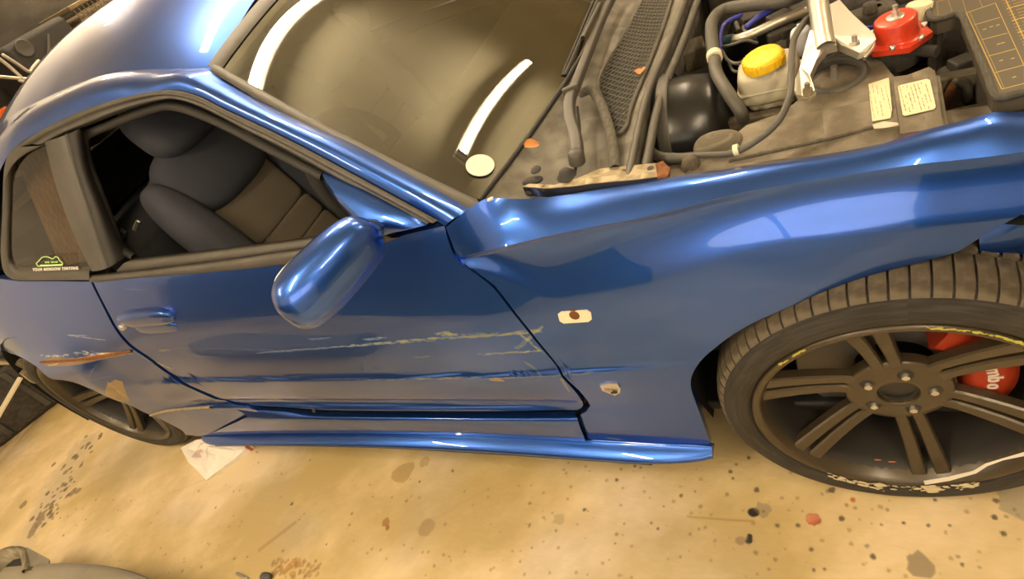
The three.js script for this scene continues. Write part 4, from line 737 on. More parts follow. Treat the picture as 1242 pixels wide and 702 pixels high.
  part('foil_scrap', loft([Ys([[1058, 151], [1072, 147], [1090, 149], [1110, 148]], 0.83), Ys([[1060, 156], [1074, 155], [1092, 152], [1111, 149]], 0.828)]), M.alu, car);
  // bonnet hinge
  const hinge = part('bonnet_hinge', slab(Ys([[634, 226, .872], [641, 222.5, .874], [672, 224, .874], [700, 216, .872], [727, 204.5, .868], [760, 201, .862], [795, 197.5, .856], [797, 214, .858], [765, 218, .862], [720, 222, .868], [690, 226, .872], [660, 228, .874]], 0).reverse(), 0.005), M.zinc, car, 'cream zinc-plated bonnet hinge arm');
  part('hinge_side', loft([Ys([[634, 227, .872], [660, 229, .873], [690, 227, .871], [720, 223, .867], [765, 219, .861], [797, 215, .857]], 0), Ys([[634, 227, .872], [660, 229, .873], [690, 227, .871], [720, 223, .867], [765, 219, .861], [797, 215, .857]], 0).map((p) => p.add(V(0, -0.018, 0.002)))]), M.blackGloss, hinge);
  part('rusty_end', slab(Ys([[795, 198, .856], [804, 195, .852], [813, 204, .852], [810, 213, .854], [797, 214.5, .857]], 0).reverse(), 0.012), M.rust, hinge, 'rusty end of the hinge');
  for (const [a, b, s] of [[727, 209, .008], [756, 207.5, .005], [789, 204, .006]]) part('hinge_hole', lathe([[0, 0.0006], [s, 0.0006]], 16, Y(a, b, .866 - (a - 727) * 0.00012), V(0, 1, 0.1)), M.black, hinge);
  part('hinge_pivot', merge([superEllipsoid(...Y(645, 232, .858).toArray(), .012, .008, .010), rod(Y(660, 228, .872), Y(662, 231, .862), 0.006)]), M.rubber, car);
  // round bracket by the wing
  { const p = Y(838, 199, .815); part('bump_stop', lathe([[0, 0.016], [0.006, 0.016], [0.008, 0.012], [0.014, 0.010], [0.018, 0.0], [0.02, -0.02]], 24, p, V(0, 1, 0.2)), M.bayPaint, car); }
  part('bay_lip', tube(Ys([[778, 168, .83], [785, 180, .825], [800, 190, .82], [825, 192, .815], [850, 190, .815]], 0), 0.010, 30, 10), M.greyHose, car);
  // brake servo, master cylinder, reservoir
  const servo = V(-0.405, 0.755, 0.425);
  const sv = part('brake_servo', lathe([[0.030, 0.165], [0.045, 0.16], [0.055, 0.150], [0.085, 0.140], [0.105, 0.115], [0.112, 0.075], [0.114, 0.045], [0.122, 0.042], [0.122, 0.022], [0.114, 0.018], [0.108, 0]], 64, servo, V(1, 0, 0)), M.blackGloss, car, 'round black brake servo');
  part('servo_clamp', lathe([[0.1225, 0.020], [0.1255, 0.024], [0.1255, 0.040], [0.1225, 0.044]], 64, servo, V(1, 0, 0)), M.greyHose, sv);
  part('master_cylinder', merge([rod(V(-0.25, 0.755, 0.425), V(-0.10, 0.752, 0.43), 0.021), boxAt(0.05, 0.03, 0.05, -0.23, 0.755, 0.425, 0.01), rod(V(-0.18, 0.76, 0.43), V(-0.18, 0.80, 0.43), 0.012)]), M.bayDark, car);
  part('cylinder_gland', rod(V(-0.245, 0.757, 0.43), V(-0.225, 0.757, 0.43), 0.030), M.rust, car);
  const rv = Y(927, 100, 0.825);
  const tank = part('fluid_reservoir', merge([superEllipsoid(rv.x + 0.008, 0.822, rv.z - 0.02, 0.056, 0.034, 0.048, 0.35, 0.4), superEllipsoid(rv.x + 0.010, 0.797, rv.z - 0.02, 0.046, 0.025, 0.040, 0.4, 0.4), boxAt(0.118, 0.006, 0.098, rv.x + 0.008, 0.818, rv.z - 0.02, 0.003)]), M.tank, car, 'translucent brake fluid reservoir');
  const cc = Y(926, 74, 0.868);
  part('reservoir_neck', rod(V(cc.x, 0.845, cc.z), V(cc.x, 0.866, cc.z), 0.030, 0.030, 32), M.tank, tank);
  part('cap', merge([lathe([[0, 0.022], [0.012, 0.0225], [0.014, 0.0205], [0.030, 0.020], [0.035, 0.017], [0.0365, 0.012], [0.0365, 0]], 48, V(cc.x, 0.862, cc.z), V(-0.12, 1, 0.1)), ...Array.from({ length: 30 }, (_, k) => { const a = k / 30 * 6.2832; return boxAt(0.0035, 0.014, 0.003, cc.x + 0.0366 * Math.cos(a), 0.869, cc.z + 0.0366 * Math.sin(a), 0, -a); })]), M.yellow, tank, 'bright yellow ribbed cap');
  // hoses and wires
  const hose = (name, l, y, r, m, lab) => part(name, capTube(Ys(l, y), r, 70, 12), m, car, lab);
  hose('heater_hose', [[985, -14, .86], [955, 0, .865], [905, 7, .87], [878, 12, .872], [865, 24, .872], [863, 44, .87], [866, 66, .866]], 0, 0.0135, M.greyHose);
  hose('vacuum_hose', [[866, 66, .866], [869, 88, .86], [884, 114, .845], [898, 135, .82], [901, 144, .80]], 0, 0.0125, M.greyHose);
  { const p = Y(866, 66, .868), q = Y(867, 71, .866); part('hose_band', rod(p, q, 0.0155), M.cream, car); }
  hose('breather_hose', [[990, 14, .87], [975, 28, .885], [963, 48, .893], [960, 85, .893], [956, 122, .885], [943, 148, .868], [915, 172, .848], [890, 185, .838], [848, 188, .83]], 0, 0.0058, M.greyHose);
  { const p = Y(890, 182.5, .842), q = Y(896, 181, .843); part('hose_clip', rod(p, q, 0.0095), M.cream, car); }
  hose('blue_hose', [[874, 64, .85], [874, 42, .855], [880, 28, .86], [899, 18, .86]], 0, 0.0045, M.blueHose);
  hose('blue_hose', [[906, 32, .84], [918, 22, .85], [936, 11, .85], [952, -4, .85]], 0, 0.006, M.blueHose);
  hose('blue_hose', [[1042, 40, .84], [1050, 35, .85], [1063, 34, .85], [1070, 37, .85]], 0, 0.0045, M.blueHose);
  hose('blue_hose', [[812, 187, .78], [825, 189, .78], [840, 187, .78]], 0, 0.005, M.blueHose);
  hose('wire', [[870, 58, .85], [888, 54, .86], [905, 49, .862], [918, 52, .85]], 0, 0.003, M.greyHose);
  hose('wire', [[876, 62, .85], [884, 74, .855], [894, 77, .855], [910, 72, .85]], 0, 0.0035, M.greyHose);
  hose('wire', [[884, 78, .84], [892, 87, .845], [903, 87, .84]], 0, 0.003, M.greyHose);
  hose('wire', [[1160, 150, .70], [1148, 130, .74], [1152, 112, .77], [1160, 98, .78]], 0, 0.007, M.rust);
  hose('wire', [[1180, 128, .72], [1174, 118, .75], [1172, 104, .77], [1160, 100, .78]], 0, 0.008, M.greyHose);
  // engine: cam cover, plenum, fuel rail, plugs, clips
  const eng = sub('engine', car, 'dark dusty engine with fuel rail and hoses');
  part('cam_cover', boxAt(0.75, 0.10, 0.16, 0.22, 0.735, 0.02, 0.03), M.bayDark, eng);
  part('plenum', boxAt(0.55, 0.12, 0.12, 0.15, 0.74, 0.20, 0.05), dirty(0.12, 0.11, 0.09, 0.5, 0.2, 5), eng);
  part('engine_block', boxAt(0.8, 0.35, 0.4, 0.2, 0.52, 0.05, 0.04), M.bayDark, eng);
  part('fuel_rail', capTube(Ys([[882, 50, .82], [905, 44, .825], [945, 26, .83], [975, 14, .83]], 0), 0.0105, 30, 12), M.alu, eng);
  part('rail_end', capTube(Ys([[872, 51, .82], [888, 48, .822]], 0), 0.012, 10, 12), mat(0.02, 0.05, 0.06, 0.4), eng);
  for (const [a, b, s] of [[945, 24, .03], [955, 38, .022], [962, 22, .02], [975, 40, .022], [940, 44, .02], [1062, 14, .02], [1070, 30, .016]]) { const p = Y(a, b, .81); part('connector', boxAt(s * 1.6, s, s * 1.1, p.x, p.y, p.z, 0.005, 0.5), M.bayDark, eng); }
  for (const [a, b] of [[893, 28], [902, 33], [912, 40]]) part('injector', rod(Y(a, b, .80), Y(a + 3, b + 10, .80), 0.006), M.greyHose, eng);
  { const p = Y(972, 50, .83); part('white_pot', merge([superEllipsoid(p.x, p.y, p.z, 0.020, 0.028, 0.020, 0.5, 0.8), boxAt(0.012, 0.010, 0.012, p.x, p.y + 0.03, p.z, 0.002)]), mat(0.62, 0.64, 0.70, 0.5), eng, 'small white plastic pot'); }
  { const p = Y(1055, 14, .82); part('gasket_boss', merge([boxAt(0.14, 0.03, 0.05, p.x - 0.02, p.y - 0.015, p.z - 0.01, 0.01, 0.2), lathe([[0, 0.018], [0.012, 0.016], [0.014, 0]], 20, p, V(0, 1, 0))]), dirty(0.16, 0.145, 0.12, 0.5, 0.2, 6), eng); }
  part('intake_pipe', capTube(Ys([[1010, -16, .80], [1045, 4, .80], [1100, -4, .80]], 0), 0.03, 20, 16), M.bayDark, eng);
  part('loom', capTube(Ys([[905, 12, .80], [935, 2, .80], [960, -10, .80]], 0), 0.014, 20, 10), M.bayDark, eng);
  part('bracket', boxAt(0.055, 0.05, 0.07, ...Y(842, 66, .80).toArray(), 0.006, 0.2), M.bayPaint, eng);
  part('bracket', boxAt(0.10, 0.03, 0.05, ...Y(925, 18, .79).toArray(), 0.006, 0.3), M.bayDark, eng);
  // red valve
  const vc = Y(1087, 47, .842);
  const valve = part('red_valve', merge([lathe([[0, 0.042], [0.010, 0.042], [0.0125, 0.040], [0.029, 0.0395], [0.0325, 0.036], [0.033, 0.016], [0.0345, 0.014], [0.0345, 0.008], [0.036, 0.005], [0.04, 0.004]], 48, vc, V(-0.05, 1, 0)), (() => { const g = new THREE.CylinderGeometry(0.0535, 0.0535, 0.010, 6); g.rotateY(0.25); g.translate(vc.x, vc.y, vc.z); return g; })()]), M.red, car, 'red anodised blow-off valve with a hexagonal flange');
  part('valve_nipple', merge([lathe([[0.014, 0.0405], [0.011, 0.0425], [0, 0.0425]], 24, vc, V(-0.05, 1, 0)), rod(vc.clone().add(V(-0.002, 0.041, 0)), vc.clone().add(V(-0.002, 0.050, 0)), 0.006), rod(vc.clone().add(V(-0.002, 0.049, 0)), vc.clone().add(V(-0.003, 0.060, 0)), 0.004)]), M.steel, valve);
  for (let k = 0; k < 6; k++) { const a = k * Math.PI / 3 + 0.5 + 0.25; part('valve_screw', lathe([[0, 0.006], [0.004, 0.006], [0.005, 0.003], [0.005, 0]], 12, vc.clone().add(V(0.0445 * Math.cos(a), 0.005, 0.0445 * Math.sin(a))), V(0, 1, 0)), M.steel, valve); }
  part('valve_body', merge([rod(vc.clone().add(V(0, -0.005, 0)), vc.clone().add(V(0, -0.045, 0)), 0.040, 0.034, 32), rod(vc.clone().add(V(0.03, -0.02, 0.02)), vc.clone().add(V(0.055, -0.02, 0.04)), 0.010)]), M.bayDark, valve);
  { const p = Y(1112, 14, .845), g = []; g.push(rod(p.clone().add(V(0, -0.03, 0)), p.clone().add(V(0.004, 0.012, -0.004)), 0.022, 0.019, 24)); for (let k = 0; k < 14; k++) { const a = k / 14 * 6.283; g.push(rod(p.clone().add(V(0.0215 * Math.cos(a), -0.028, 0.0215 * Math.sin(a))), p.clone().add(V(0.004 + 0.0195 * Math.cos(a), 0.010, -0.004 + 0.0195 * Math.sin(a))), 0.002, 0.002, 6)); } part('ribbed_cap', merge(g), M.cream, car, 'pale ribbed cap'); }
  // fuse box with its printed lid
  const lid = [[1122, -14], [1124, 4], [1131, 21], [1138, 21.5], [1160, 15.5], [1167, 18], [1171, 27], [1200, 96], [1206, 113], [1212, 117], [1242, 110], [1300, 98], [1318, 92], [1290, 20], [1262, -50], [1180, -34]];
  const ly = 0.848, lp = Ys(lid, ly);
  const lo = V(1e9, 0, 1e9), hi = V(-1e9, 0, -1e9); lp.forEach((p) => { lo.min(p); hi.max(p); });
  const cv = document.createElement('canvas'); cv.width = 768; cv.height = 768; const c = cv.getContext('2d'); c.fillStyle = '#4d4638'; c.fillRect(0, 0, 768, 768);
  const L = (a, b) => { const p = Y(a, b, ly); return [(p.x - lo.x) / (hi.x - lo.x) * 768, (p.z - lo.z) / (hi.z - lo.z) * 768]; };
  c.strokeStyle = '#b9983a'; const seg = (a, b, d, e, w = 3) => { c.lineWidth = w; c.beginPath(); c.moveTo(...L(a, b)); c.lineTo(...L(d, e)); c.stroke(); };
  seg(1172, 15.5, 1215, 108, 5); seg(1176, 14, 1218, 107, 2); seg(1207, 3, 1247, 90, 4); seg(1172, 15.5, 1206, 4); seg(1182, 30, 1213, 21); seg(1191, 48, 1222, 40); seg(1199, 68, 1232, 59); seg(1207, 88, 1241, 79); seg(1215, 108, 1250, 99);
  seg(1136, 2, 1138, 19, 2); seg(1150, 0, 1155, 15, 2); seg(1167, -2, 1172, 15, 2); seg(1185, -6, 1192, 9, 2); seg(1136, 2, 1205, -14, 2);
  for (const [a, b] of [[1192, 36], [1200, 33], [1208, 31], [1209, 54], [1214, 52.5], [1212, 74], [1226, 71.5], [1228, 94]]) seg(a, b, a + 4.5, b - 1.4, 4);
  for (let k = 0; k < 26; k++) { const t = k / 25, a = lerp(1212, 1254, t), b = lerp(-4, 86, t); seg(a + 2, b + 1, a + 9, b - 1, 2); seg(a + 12, b - 2, a + 30, b - 7, 2); if (k % 4 === 0) seg(a + 2, b, a + 46, b - 12, 4); }
  seg(1218, -4, 1262, 88, 6); seg(1238, -10, 1284, 84, 5);
  const ft = new THREE.CanvasTexture(cv); ft.colorSpace = THREE.SRGBColorSpace; ft.magFilter = THREE.LinearFilter;
  const lg = slab(lp, 0.03); { const u = lg.attributes.uv, p = lg.attributes.position; for (let i = 0; i < u.count; i++) u.setXY(i, (p.getX(i) - lo.x) / (hi.x - lo.x), 1 - (p.getZ(i) - lo.z) / (hi.z - lo.z)); }
  const fb = part('fuse_box_lid', lg, mat(1, 1, 1, 0.5, 0, { map: ft }), car, 'grey-black fuse box lid with yellow printed grid');
  part('lid_rim', tube([...lp.slice(1, 12)].map((p) => p.clone().add(V(0, -0.002, 0))), 0.0055, 80, 8), dirty(0.15, 0.14, 0.115, 0.5, 0, 6), fb);
  part('fuse_box', slab(Ys(lid, ly).map((p) => V(p.x + 0.01, p.y - 0.032, p.z - 0.004)), 0.13), M.bayDark, fb);
  { const p = Y(1166, 82, .775); part('relay', boxAt(0.035, 0.035, 0.03, p.x, p.y, p.z, 0.004, 0.4), M.greyHose, car); const q = Y(1180, 104, .74); part('relay', boxAt(0.03, 0.04, 0.03, q.x, q.y, q.z, 0.004, 0.2), mat(0.12, 0.11, 0.06, 0.6), car); const e = Y(1154, 92, .76); part('relay', superEllipsoid(e.x, e.y, e.z, 0.025, 0.018, 0.018), M.greyHose, car); }
  // bumper corner below the wing's front edge
  part('bumper_corner', (() => { const rows = []; for (const [y, z] of [[0.735, 0.735], [0.70, 0.752], [0.66, 0.758], [0.62, 0.750]]) rows.push([0.10, 0.16, 0.25, 0.36, 0.50, 0.62].map((x) => V(x + (0.735 - y) * 0.1, y + (x < 0.12 ? -0.03 : 0), z - 0.10 * Math.max(0, x - 0.1)))); return loft(rows); })(), M.paint, car);
}
// ---- scuttle panel, its mesh, wipers
{
  const n = 60, A = [], rows = [];
  const zF = [0.71, 0.66, 0.5, 0.25, 0], xF = [-0.405, -0.404, -0.402, -0.372, -0.352], yF = [0.845, 0.852, 0.868, 0.882, 0.89];
  const ord = (v) => v.slice().reverse(), fx = pchip(ord(zF), ord(xF)), fy = pchip(ord(zF), ord(yF));
  const R = [[0, 0.006], [0.03, 0.004], [0.12, -0.010], [0.3, -0.018], [0.5, -0.016], [0.75, -0.010], [0.9, 0.0], [0.96, 0.006], [1, 0.004], [1.02, -0.02], [1.02, -0.08]];
  const pt = (f, s) => { const z = s * 0.71, g = screenPt(clamp(s * 0.985, -1, 1), 0.0), a = Math.abs(z); const e = V(fx(a), fy(a), z); return V(lerp(g.x, e.x, f), lerp(g.y + 0.004, e.y, f), lerp(g.z, z, Math.min(1, f * 3))); };
  for (const [f, dy] of R) { const r = []; for (let i = 0; i <= n; i++) { const s = -1 + 2 * i / n; const p = pt(f, s); p.y += dy; r.push(p); } rows.push(r); }
  const sc = part('scuttle_panel', loft(rows), M.cowl, car, 'dusty grey plastic scuttle below the windscreen');
  part('scuttle_seal', merge([tube(rows[7].filter((_, k) => k % 4 === 0).map((p) => p.clone().add(V(0.012, 0.004, 0))), 0.007, 80, 10), tube(rows[7].filter((_, k) => k % 4 === 0).map((p) => p.clone().add(V(0.034, -0.012, 0))), 0.009, 80, 10)]), M.greyHose, sc);
  part('screen_seal', tube(rows[0].filter((_, k) => k % 3 === 0).map((p) => p.clone().add(V(0, 0.003, 0))), 0.0055, 90, 8), M.rubber, sc);
  // mesh: outline in (x, z) on the panel
  const prof = pchip(R.slice(0, 9).map((q) => q[0]), R.slice(0, 9).map((q) => q[1]));
  const yC = (x, z) => { const q = z / 0.71, g = pt(0, q), e = pt(1, q), f = clamp((x - g.x) / (e.x - g.x), 0, 1); return lerp(g.y, e.y, f) + prof(f); };
  const onPanel = (a, b) => { let y = 0.87, p; for (let k = 0; k < 8; k++) { p = Y(a, b, y); y = yC(p.x, p.z); } return p.setY(y); };
  const outline = [[782, 0], [755, 50], [727, 103], [737, 135], [748, 166], [757, 163], [768, 128], [790, 75], [804, 38], [816, 0]].map(([a, b]) => onPanel(a, b));
  const farEdge = [-0.2, -0.35, -0.5].map((z) => V(outline[9].x, yC(outline[9].x, z), z)).concat([-0.5, -0.35, -0.2].map((z) => V(outline[0].x, yC(outline[0].x, z), z)));
  const poly = [...outline, ...farEdge], inside = (x, z) => { let k = false; for (let i = 0, j = poly.length - 1; i < poly.length; j = i++) { const a = poly[i], b = poly[j]; if ((a.z > z) !== (b.z > z) && x < (b.x - a.x) * (z - a.z) / (b.z - a.z) + a.x) k = !k; } return k; };
  const well = []; for (let z = 0.66; z > -0.5; z -= 0.012) { let a = null, b = null; for (let x = -0.60; x < -0.30; x += 0.002) if (inside(x, z)) { if (a === null) a = x; b = x; } if (a !== null && b - a > 0.003) well.push([0, 0.25, 0.5, 0.75, 1].map((t) => { const x = lerp(a, b, t); return V(x, yC(x, z) + 0.003, z); })); }
  part('mesh_well', loft(well), M.black, sc);
  const bars = [], step = 0.0105;
  const add = (x0, z0, x1, z1) => { const m = 208; let q0 = null; for (let k = 0; k <= m; k++) { const t = k / m, x = lerp(x0, x1, t), z = lerp(z0, z1, t), q = inside(x, z); if (q && !q0) q0 = [x, z]; if (q0 && (!q || k === m || k % 26 === 0) && Math.hypot(x - q0[0], z - q0[1]) > 0.003) { bars.push(rod(V(q0[0], yC(q0[0], q0[1]) + 0.0075, q0[1]), V(x, yC(x, z) + 0.0075, z), 0.0015, 0.0015, 5)); q0 = q ? [x, z] : null; } else if (!q) q0 = null; } };
  for (let k = -80; k < 80; k++) { const z = 0.06 + k * step * 1.75; add(-0.60, z - 0.13, -0.34, z + 0.13); add(-0.60, z + 0.13, -0.34, z - 0.13); }
  const mesh = part('air_mesh', merge(bars), M.cowl, sc); mesh.userData.kind = 'stuff';
  part('mesh_rim', tube([...outline, outline[9].clone().add(V(0, 0, -0.4))].map((p) => p.clone().add(V(0, 0.006, 0))), 0.004, 90, 8), M.cowl, sc);
  part('ridge', tube([[704, 113, .885], [716, 109, .89], [724, 118, .888], [735, 142, .88], [744, 178, .872], [746, 205, .862]].map(([a, b, y]) => Y(a, b, y)), 0.010, 40, 10), M.cowl, sc);
  part('panel_joint', tube([[700, 130, .893], [703, 160, .887], [700, 190, .878], [697, 212, .868]].map(([a, b, y]) => Y(a, b, y)), 0.003, 40, 8), M.black, sc);
  { const p = Y(687, 213, .876); part('scuttle_bolt', merge([lathe([[0, 0.014], [0.010, 0.012], [0.013, 0.004], [0.018, 0.002], [0.019, 0]], 20, p, V(0, 1, 0.1))]), M.rubber, sc); const q = Y(650, 206, .89); part('scuttle_plug', lathe([[0, 0.004], [0.009, 0.003], [0.011, 0]], 16, q, V(0, 1, 0.2)), M.rubber, sc); const e = Y(646, 219, .873); part('scuttle_clip', superEllipsoid(e.x, e.y, e.z, 0.022, 0.006, 0.010), M.rubber, sc); }
  const wiper = sub('wiper', car, 'grey wiper arm parked at the foot of the windscreen');
  const arm = [[756, -30, .935], [735, 8, .935], [716, 52, .932], [697, 100, .928], [690, 118, .925], [690, 140, .915], [697, 165, .905], [699, 190, .893]].map(([a, b, y]) => Y(a, b, y));
  const sp = spline(arm, 40), side = (w, k, dy) => sp.map((p, i) => { const t = sp[Math.min(40, i + 1)].clone().sub(sp[Math.max(0, i - 1)]).normalize(), s = t.clone().cross(V(0, 1, 0)).normalize(); return p.clone().addScaledVector(s, w * k * lerp(0.7, 1.25, i / 40)).add(V(0, dy, 0)); });
  part('arm', loft([side(0.010, -1, -0.012), side(0.010, -1, 0), side(0.006, -1, 0.004), side(0.006, 1, 0.004), side(0.010, 1, 0), side(0.010, 1, -0.012)]), M.trim, wiper);
  part('pivot_cap', lathe([[0, 0.016], [0.010, 0.015], [0.015, 0.009], [0.016, -0.01]], 24, Y(699, 191, .890), V(0.2, 1, 0.1)), M.trim, wiper);
  part('arm_joint', boxAt(0.034, 0.014, 0.012, ...Y(692, 108, .93).toArray(), 0.003, 0.35), M.trim, wiper);
  part('blade', tube([[735, -18, .938], [722, 8, .938], [706, 44, .936], [694, 72, .934], [685, 92, .932]].map(([a, b, y]) => Y(a, b, y)), 0.0045, 40, 8), M.rubber, wiper);
  part('blade_rubber', tube([[730, -18, .930], [717, 8, .930], [702, 44, .928], [690, 72, .926], [682, 92, .925]].map(([a, b, y]) => Y(a, b, y)), 0.003, 40, 8), M.black, wiper);
  part('blade_bridge', tube([[728, 4, .943], [716, 28, .946], [707, 46, .943]].map(([a, b, y]) => Y(a, b, y)), 0.005, 20, 8), M.trim, wiper);
}

// ================================================================ loose things
const leafM = mat(0.55, 0.22, 0.05, 0.8, 0, { transmission: 0.2, thickness: 0 });
const leafGeo = (p, s, a, n) => { const rows = []; for (let j = 0; j <= 4; j++) { const t = j / 4, r = []; for (let i = 0; i <= 4; i++) { const u = -1 + i / 2, w = Math.sin(Math.PI * (0.12 + 0.8 * t)) * 0.45; r.push(V((t - 0.5) * s, 0.10 * s * (u * u + Math.sin(t * 4)), u * w * s)); } rows.push(r); } const g = loft(rows); g.rotateY(a); if (n) g.applyQuaternion(new THREE.Quaternion().setFromUnitVectors(V(0, 1, 0), n)); g.translate(p.x, p.y, p.z); return g; };
single('dry_leaf', leafGeo(U(645, 176, 'y', 0.915), 0.03, 0.6, V(0.45, 0.88, 0.1).normalize()), leafM, 'orange dry leaf caught at the foot of the windscreen', 'leaf');
single('dry_leaf', leafGeo(U(777, 86, 'y', 0.888), 0.028, 1.6), leafM, 'orange dry leaf lying on the black air mesh', 'leaf');
// crumpled paper bag on the floor under the sill
{
  const r = rng(12), out = [[219, 543], [238, 533], [262, 531], [300, 535], [297, 545], [285, 556], [268, 568], [250, 582], [239, 570], [228, 560]].map(([a, b], i) => U(a, b, 'y', [0.03, .06, .07, .05, .03, .02, .015, .006, .012, .02][i]));
  const c = out.reduce((s, p) => s.add(p), V(0, 0, 0)).multiplyScalar(0.1).add(V(0, 0.03, 0));
  const ring = (t, k) => [...out, out[0]].map((p, i) => p.clone().lerp(c, t).add(V(0, (((i * 7 + k * 5) % 10) / 10 - 0.5) * 0.022 * (t > 0 ? 1 : 0), 0)));
  const bagM = (() => { const cv = document.createElement('canvas'); cv.width = cv.height = 256; const q = cv.getContext('2d'); q.fillStyle = '#e9e2d6'; q.fillRect(0, 0, 256, 256); q.fillStyle = '#b8402c'; q.fillRect(40, 190, 26, 22); q.globalAlpha = 0.5; q.fillStyle = '#b98a8a'; q.fillRect(60, 120, 40, 20); q.globalAlpha = 1; q.strokeStyle = '#b05a40'; q.lineWidth = 6; q.beginPath(); q.moveTo(200, 30); q.lineTo(240, 120); q.lineTo(120, 240); q.stroke(); const t = new THREE.CanvasTexture(cv); t.colorSpace = THREE.SRGBColorSpace; t.magFilter = THREE.LinearFilter; return mat(1, 1, 1, 0.7, 0, { map: t }); })();
  const top = loft([ring(0, 0), ring(0.25, 1), ring(0.5, 2), ring(0.75, 3), ring(1, 4)]);
  const lowRing = [...out, out[0]].map((p) => V(lerp(p.x, c.x, 0.03), 0.001, lerp(p.z, c.z, 0.03)));
  const g = merge([flat(top), flat(loft([ring(0, 0), lowRing])), flat(fan(lowRing).g)]);
  const u = g.attributes.uv, p = g.attributes.position; for (let i = 0; i < u.count; i++) u.setXY(i, (p.getX(i) - c.x) / 0.42 + 0.5, 0.5 - (p.getZ(i) - c.z) / 0.36);
  single('paper_bag', g, bagM, 'crumpled white paper bag with red print under the sill', 'bag');
}
// grey bumper cover lying on the floor, only its edge in view
{
  const path = [[-60, 700], [0, 687], [40, 683], [85, 681], [130, 685], [160, 693], [181, 703], [200, 722]].map(([a, b]) => U(a, b, 'y', 0.20));
  const s = spline(path, 50), dirs = s.map((p, i) => s[Math.min(50, i + 1)].clone().sub(s[Math.max(0, i - 1)]).setY(0).normalize().cross(V(0, 1, 0)).normalize());
  if (dirs[10].z < 0) dirs.forEach((d) => d.negate());
  const row = (o, h) => s.map((p, i) => p.clone().addScaledVector(dirs[i], o).setY(h));
  const m = mat(0.24, 0.21, 0.155, 0.65, 0, { map: rep(soft, 1.3) });
  const b = thing('bumper_cover', 'dusty grey bumper cover lying on the floor beside the car', 'bumper');
  const rw = [row(0.02, 0.0), row(0.004, 0.10), row(-0.002, 0.18), row(0.004, 0.198), row(0.03, 0.205), row(0.10, 0.205), row(0.22, 0.19), row(0.30, 0.15), row(0.33, 0.0)];
  part('skin', merge([loft(rw), flat(fan(rw.map((r) => r[0])).g), flat(fan(rw.map((r) => r[50]).reverse()).g)]), m, b);
  const o = [[-14, 690], [-8, 672], [6, 664], [20, 662], [30, 664], [33, 675], [34, 690]].map(([a, c]) => U(a, c, 'y', 0.215));
  const o2 = [[-4, 694], [2, 682], [10, 676], [18, 674], [24, 676], [26, 684], [26, 694]].map(([a, c]) => U(a, c, 'y', 0.215));
  const q = spline(o, 30), q2 = spline(o2, 30);
  part('lamp_opening', loft([q.map((p) => p.clone().add(V(0, -0.05, 0))), q, q.map((p, i) => p.clone().lerp(q2[i], 0.5).add(V(0, 0.008, 0))), q2, q2.map((p) => p.clone().add(V(0, -0.06, 0)))]), dirty(0.36, 0.31, 0.21, 0.6, 0, 6), b);
  part('lamp_cavity', slab(o2.map((p) => p.clone().add(V(0, -0.03, 0))), 0.01), M.black, b);
  part('side_web', slab([[33, 666], [61, 681], [60, 690], [35, 690]].map(([a, c], i) => U(a, c, 'y', [0.205, 0.17, 0.17, 0.20][i])), 0.012), m, b);
}
// small litter on the floor
{ const p = U(322, 699, 'y', 0.012); single('rubber_offcut', superEllipsoid(p.x, 0.011, p.z, 0.022, 0.011, 0.013), M.trim, 'small dark rubber offcut on the floor', 'offcut');
  const a = U(287, 695, 'y', 0.008), b = U(297, 700, 'y', 0.008); single('metal_clip', merge([rod(a, b, 0.004), boxAt(0.016, 0.010, 0.010, b.x + 0.006, 0.008, b.z + 0.004, 0.002, 0.5)]), M.steel, 'pale metal clip lying on the floor', 'clip');
  const c = U(909, 656, 'y', 0.004), d = U(910, 648, 'y', 0.004); single('loose_screw', merge([rod(c, d, 0.0028), lathe([[0, 0.003], [0.005, 0.002], [0.005, 0]], 12, c, c.clone().sub(d))]), M.bayDark, 'dark loose screw lying on the floor near the front wheel', 'screw');
  const e = U(987, 631, 'y', 0.003); single('leaf_scrap', leafGeo(V(e.x, 0.004, e.z), 0.03, 0.5), mat(0.55, 0.2, 0.1, 0.8), 'reddish leaf scrap on the floor near the front wheel', 'leaf');
}
// black case behind the car and the rod leaning on it
{
  const o = thing('equipment_case', 'black equipment case standing on the floor behind the rear wheel', 'case');
  o.position.set(-4.22, 0, 0.72); o.rotation.y = -0.56;
  part('body', boxAt(0.46, 0.34, 0.62, 0, 0.17, 0, 0.03), M.bayDark, o);
  part('lid', boxAt(0.48, 0.05, 0.64, 0, 0.355, 0, 0.02), M.rubber, o);
  for (const z of [-0.22, 0.0, 0.22]) part('rib', boxAt(0.02, 0.28, 0.03, 0.235, 0.17, z, 0.006), M.trim, o);
  part('latch', boxAt(0.02, 0.06, 0.05, 0.245, 0.32, 0.12, 0.006), M.alu, o); part('latch', boxAt(0.02, 0.06, 0.05, 0.245, 0.32, -0.14, 0.006), M.alu, o);
  const a = U(27, 459, 'x', -3.86), b = U(-6, 516, 'x', -3.88);
  const t = thing('wooden_lath', 'pale lath leaning against the black case', 'lath');
  const low = b.clone().add(b.clone().sub(a).multiplyScalar(clamp(b.y / Math.max(0.01, a.y - b.y), 0, 3)));
  part('stick', (() => { const d = a.clone().sub(low), g = new RoundedBoxGeometry(0.03, d.length(), 0.014, 2, 0.003); g.applyQuaternion(new THREE.Quaternion().setFromUnitVectors(V(0, 1, 0), d.clone().normalize())); const m = a.clone().lerp(low, 0.5); g.translate(m.x, m.y + 0.01, m.z); return g; })(), M.cream, t);
}
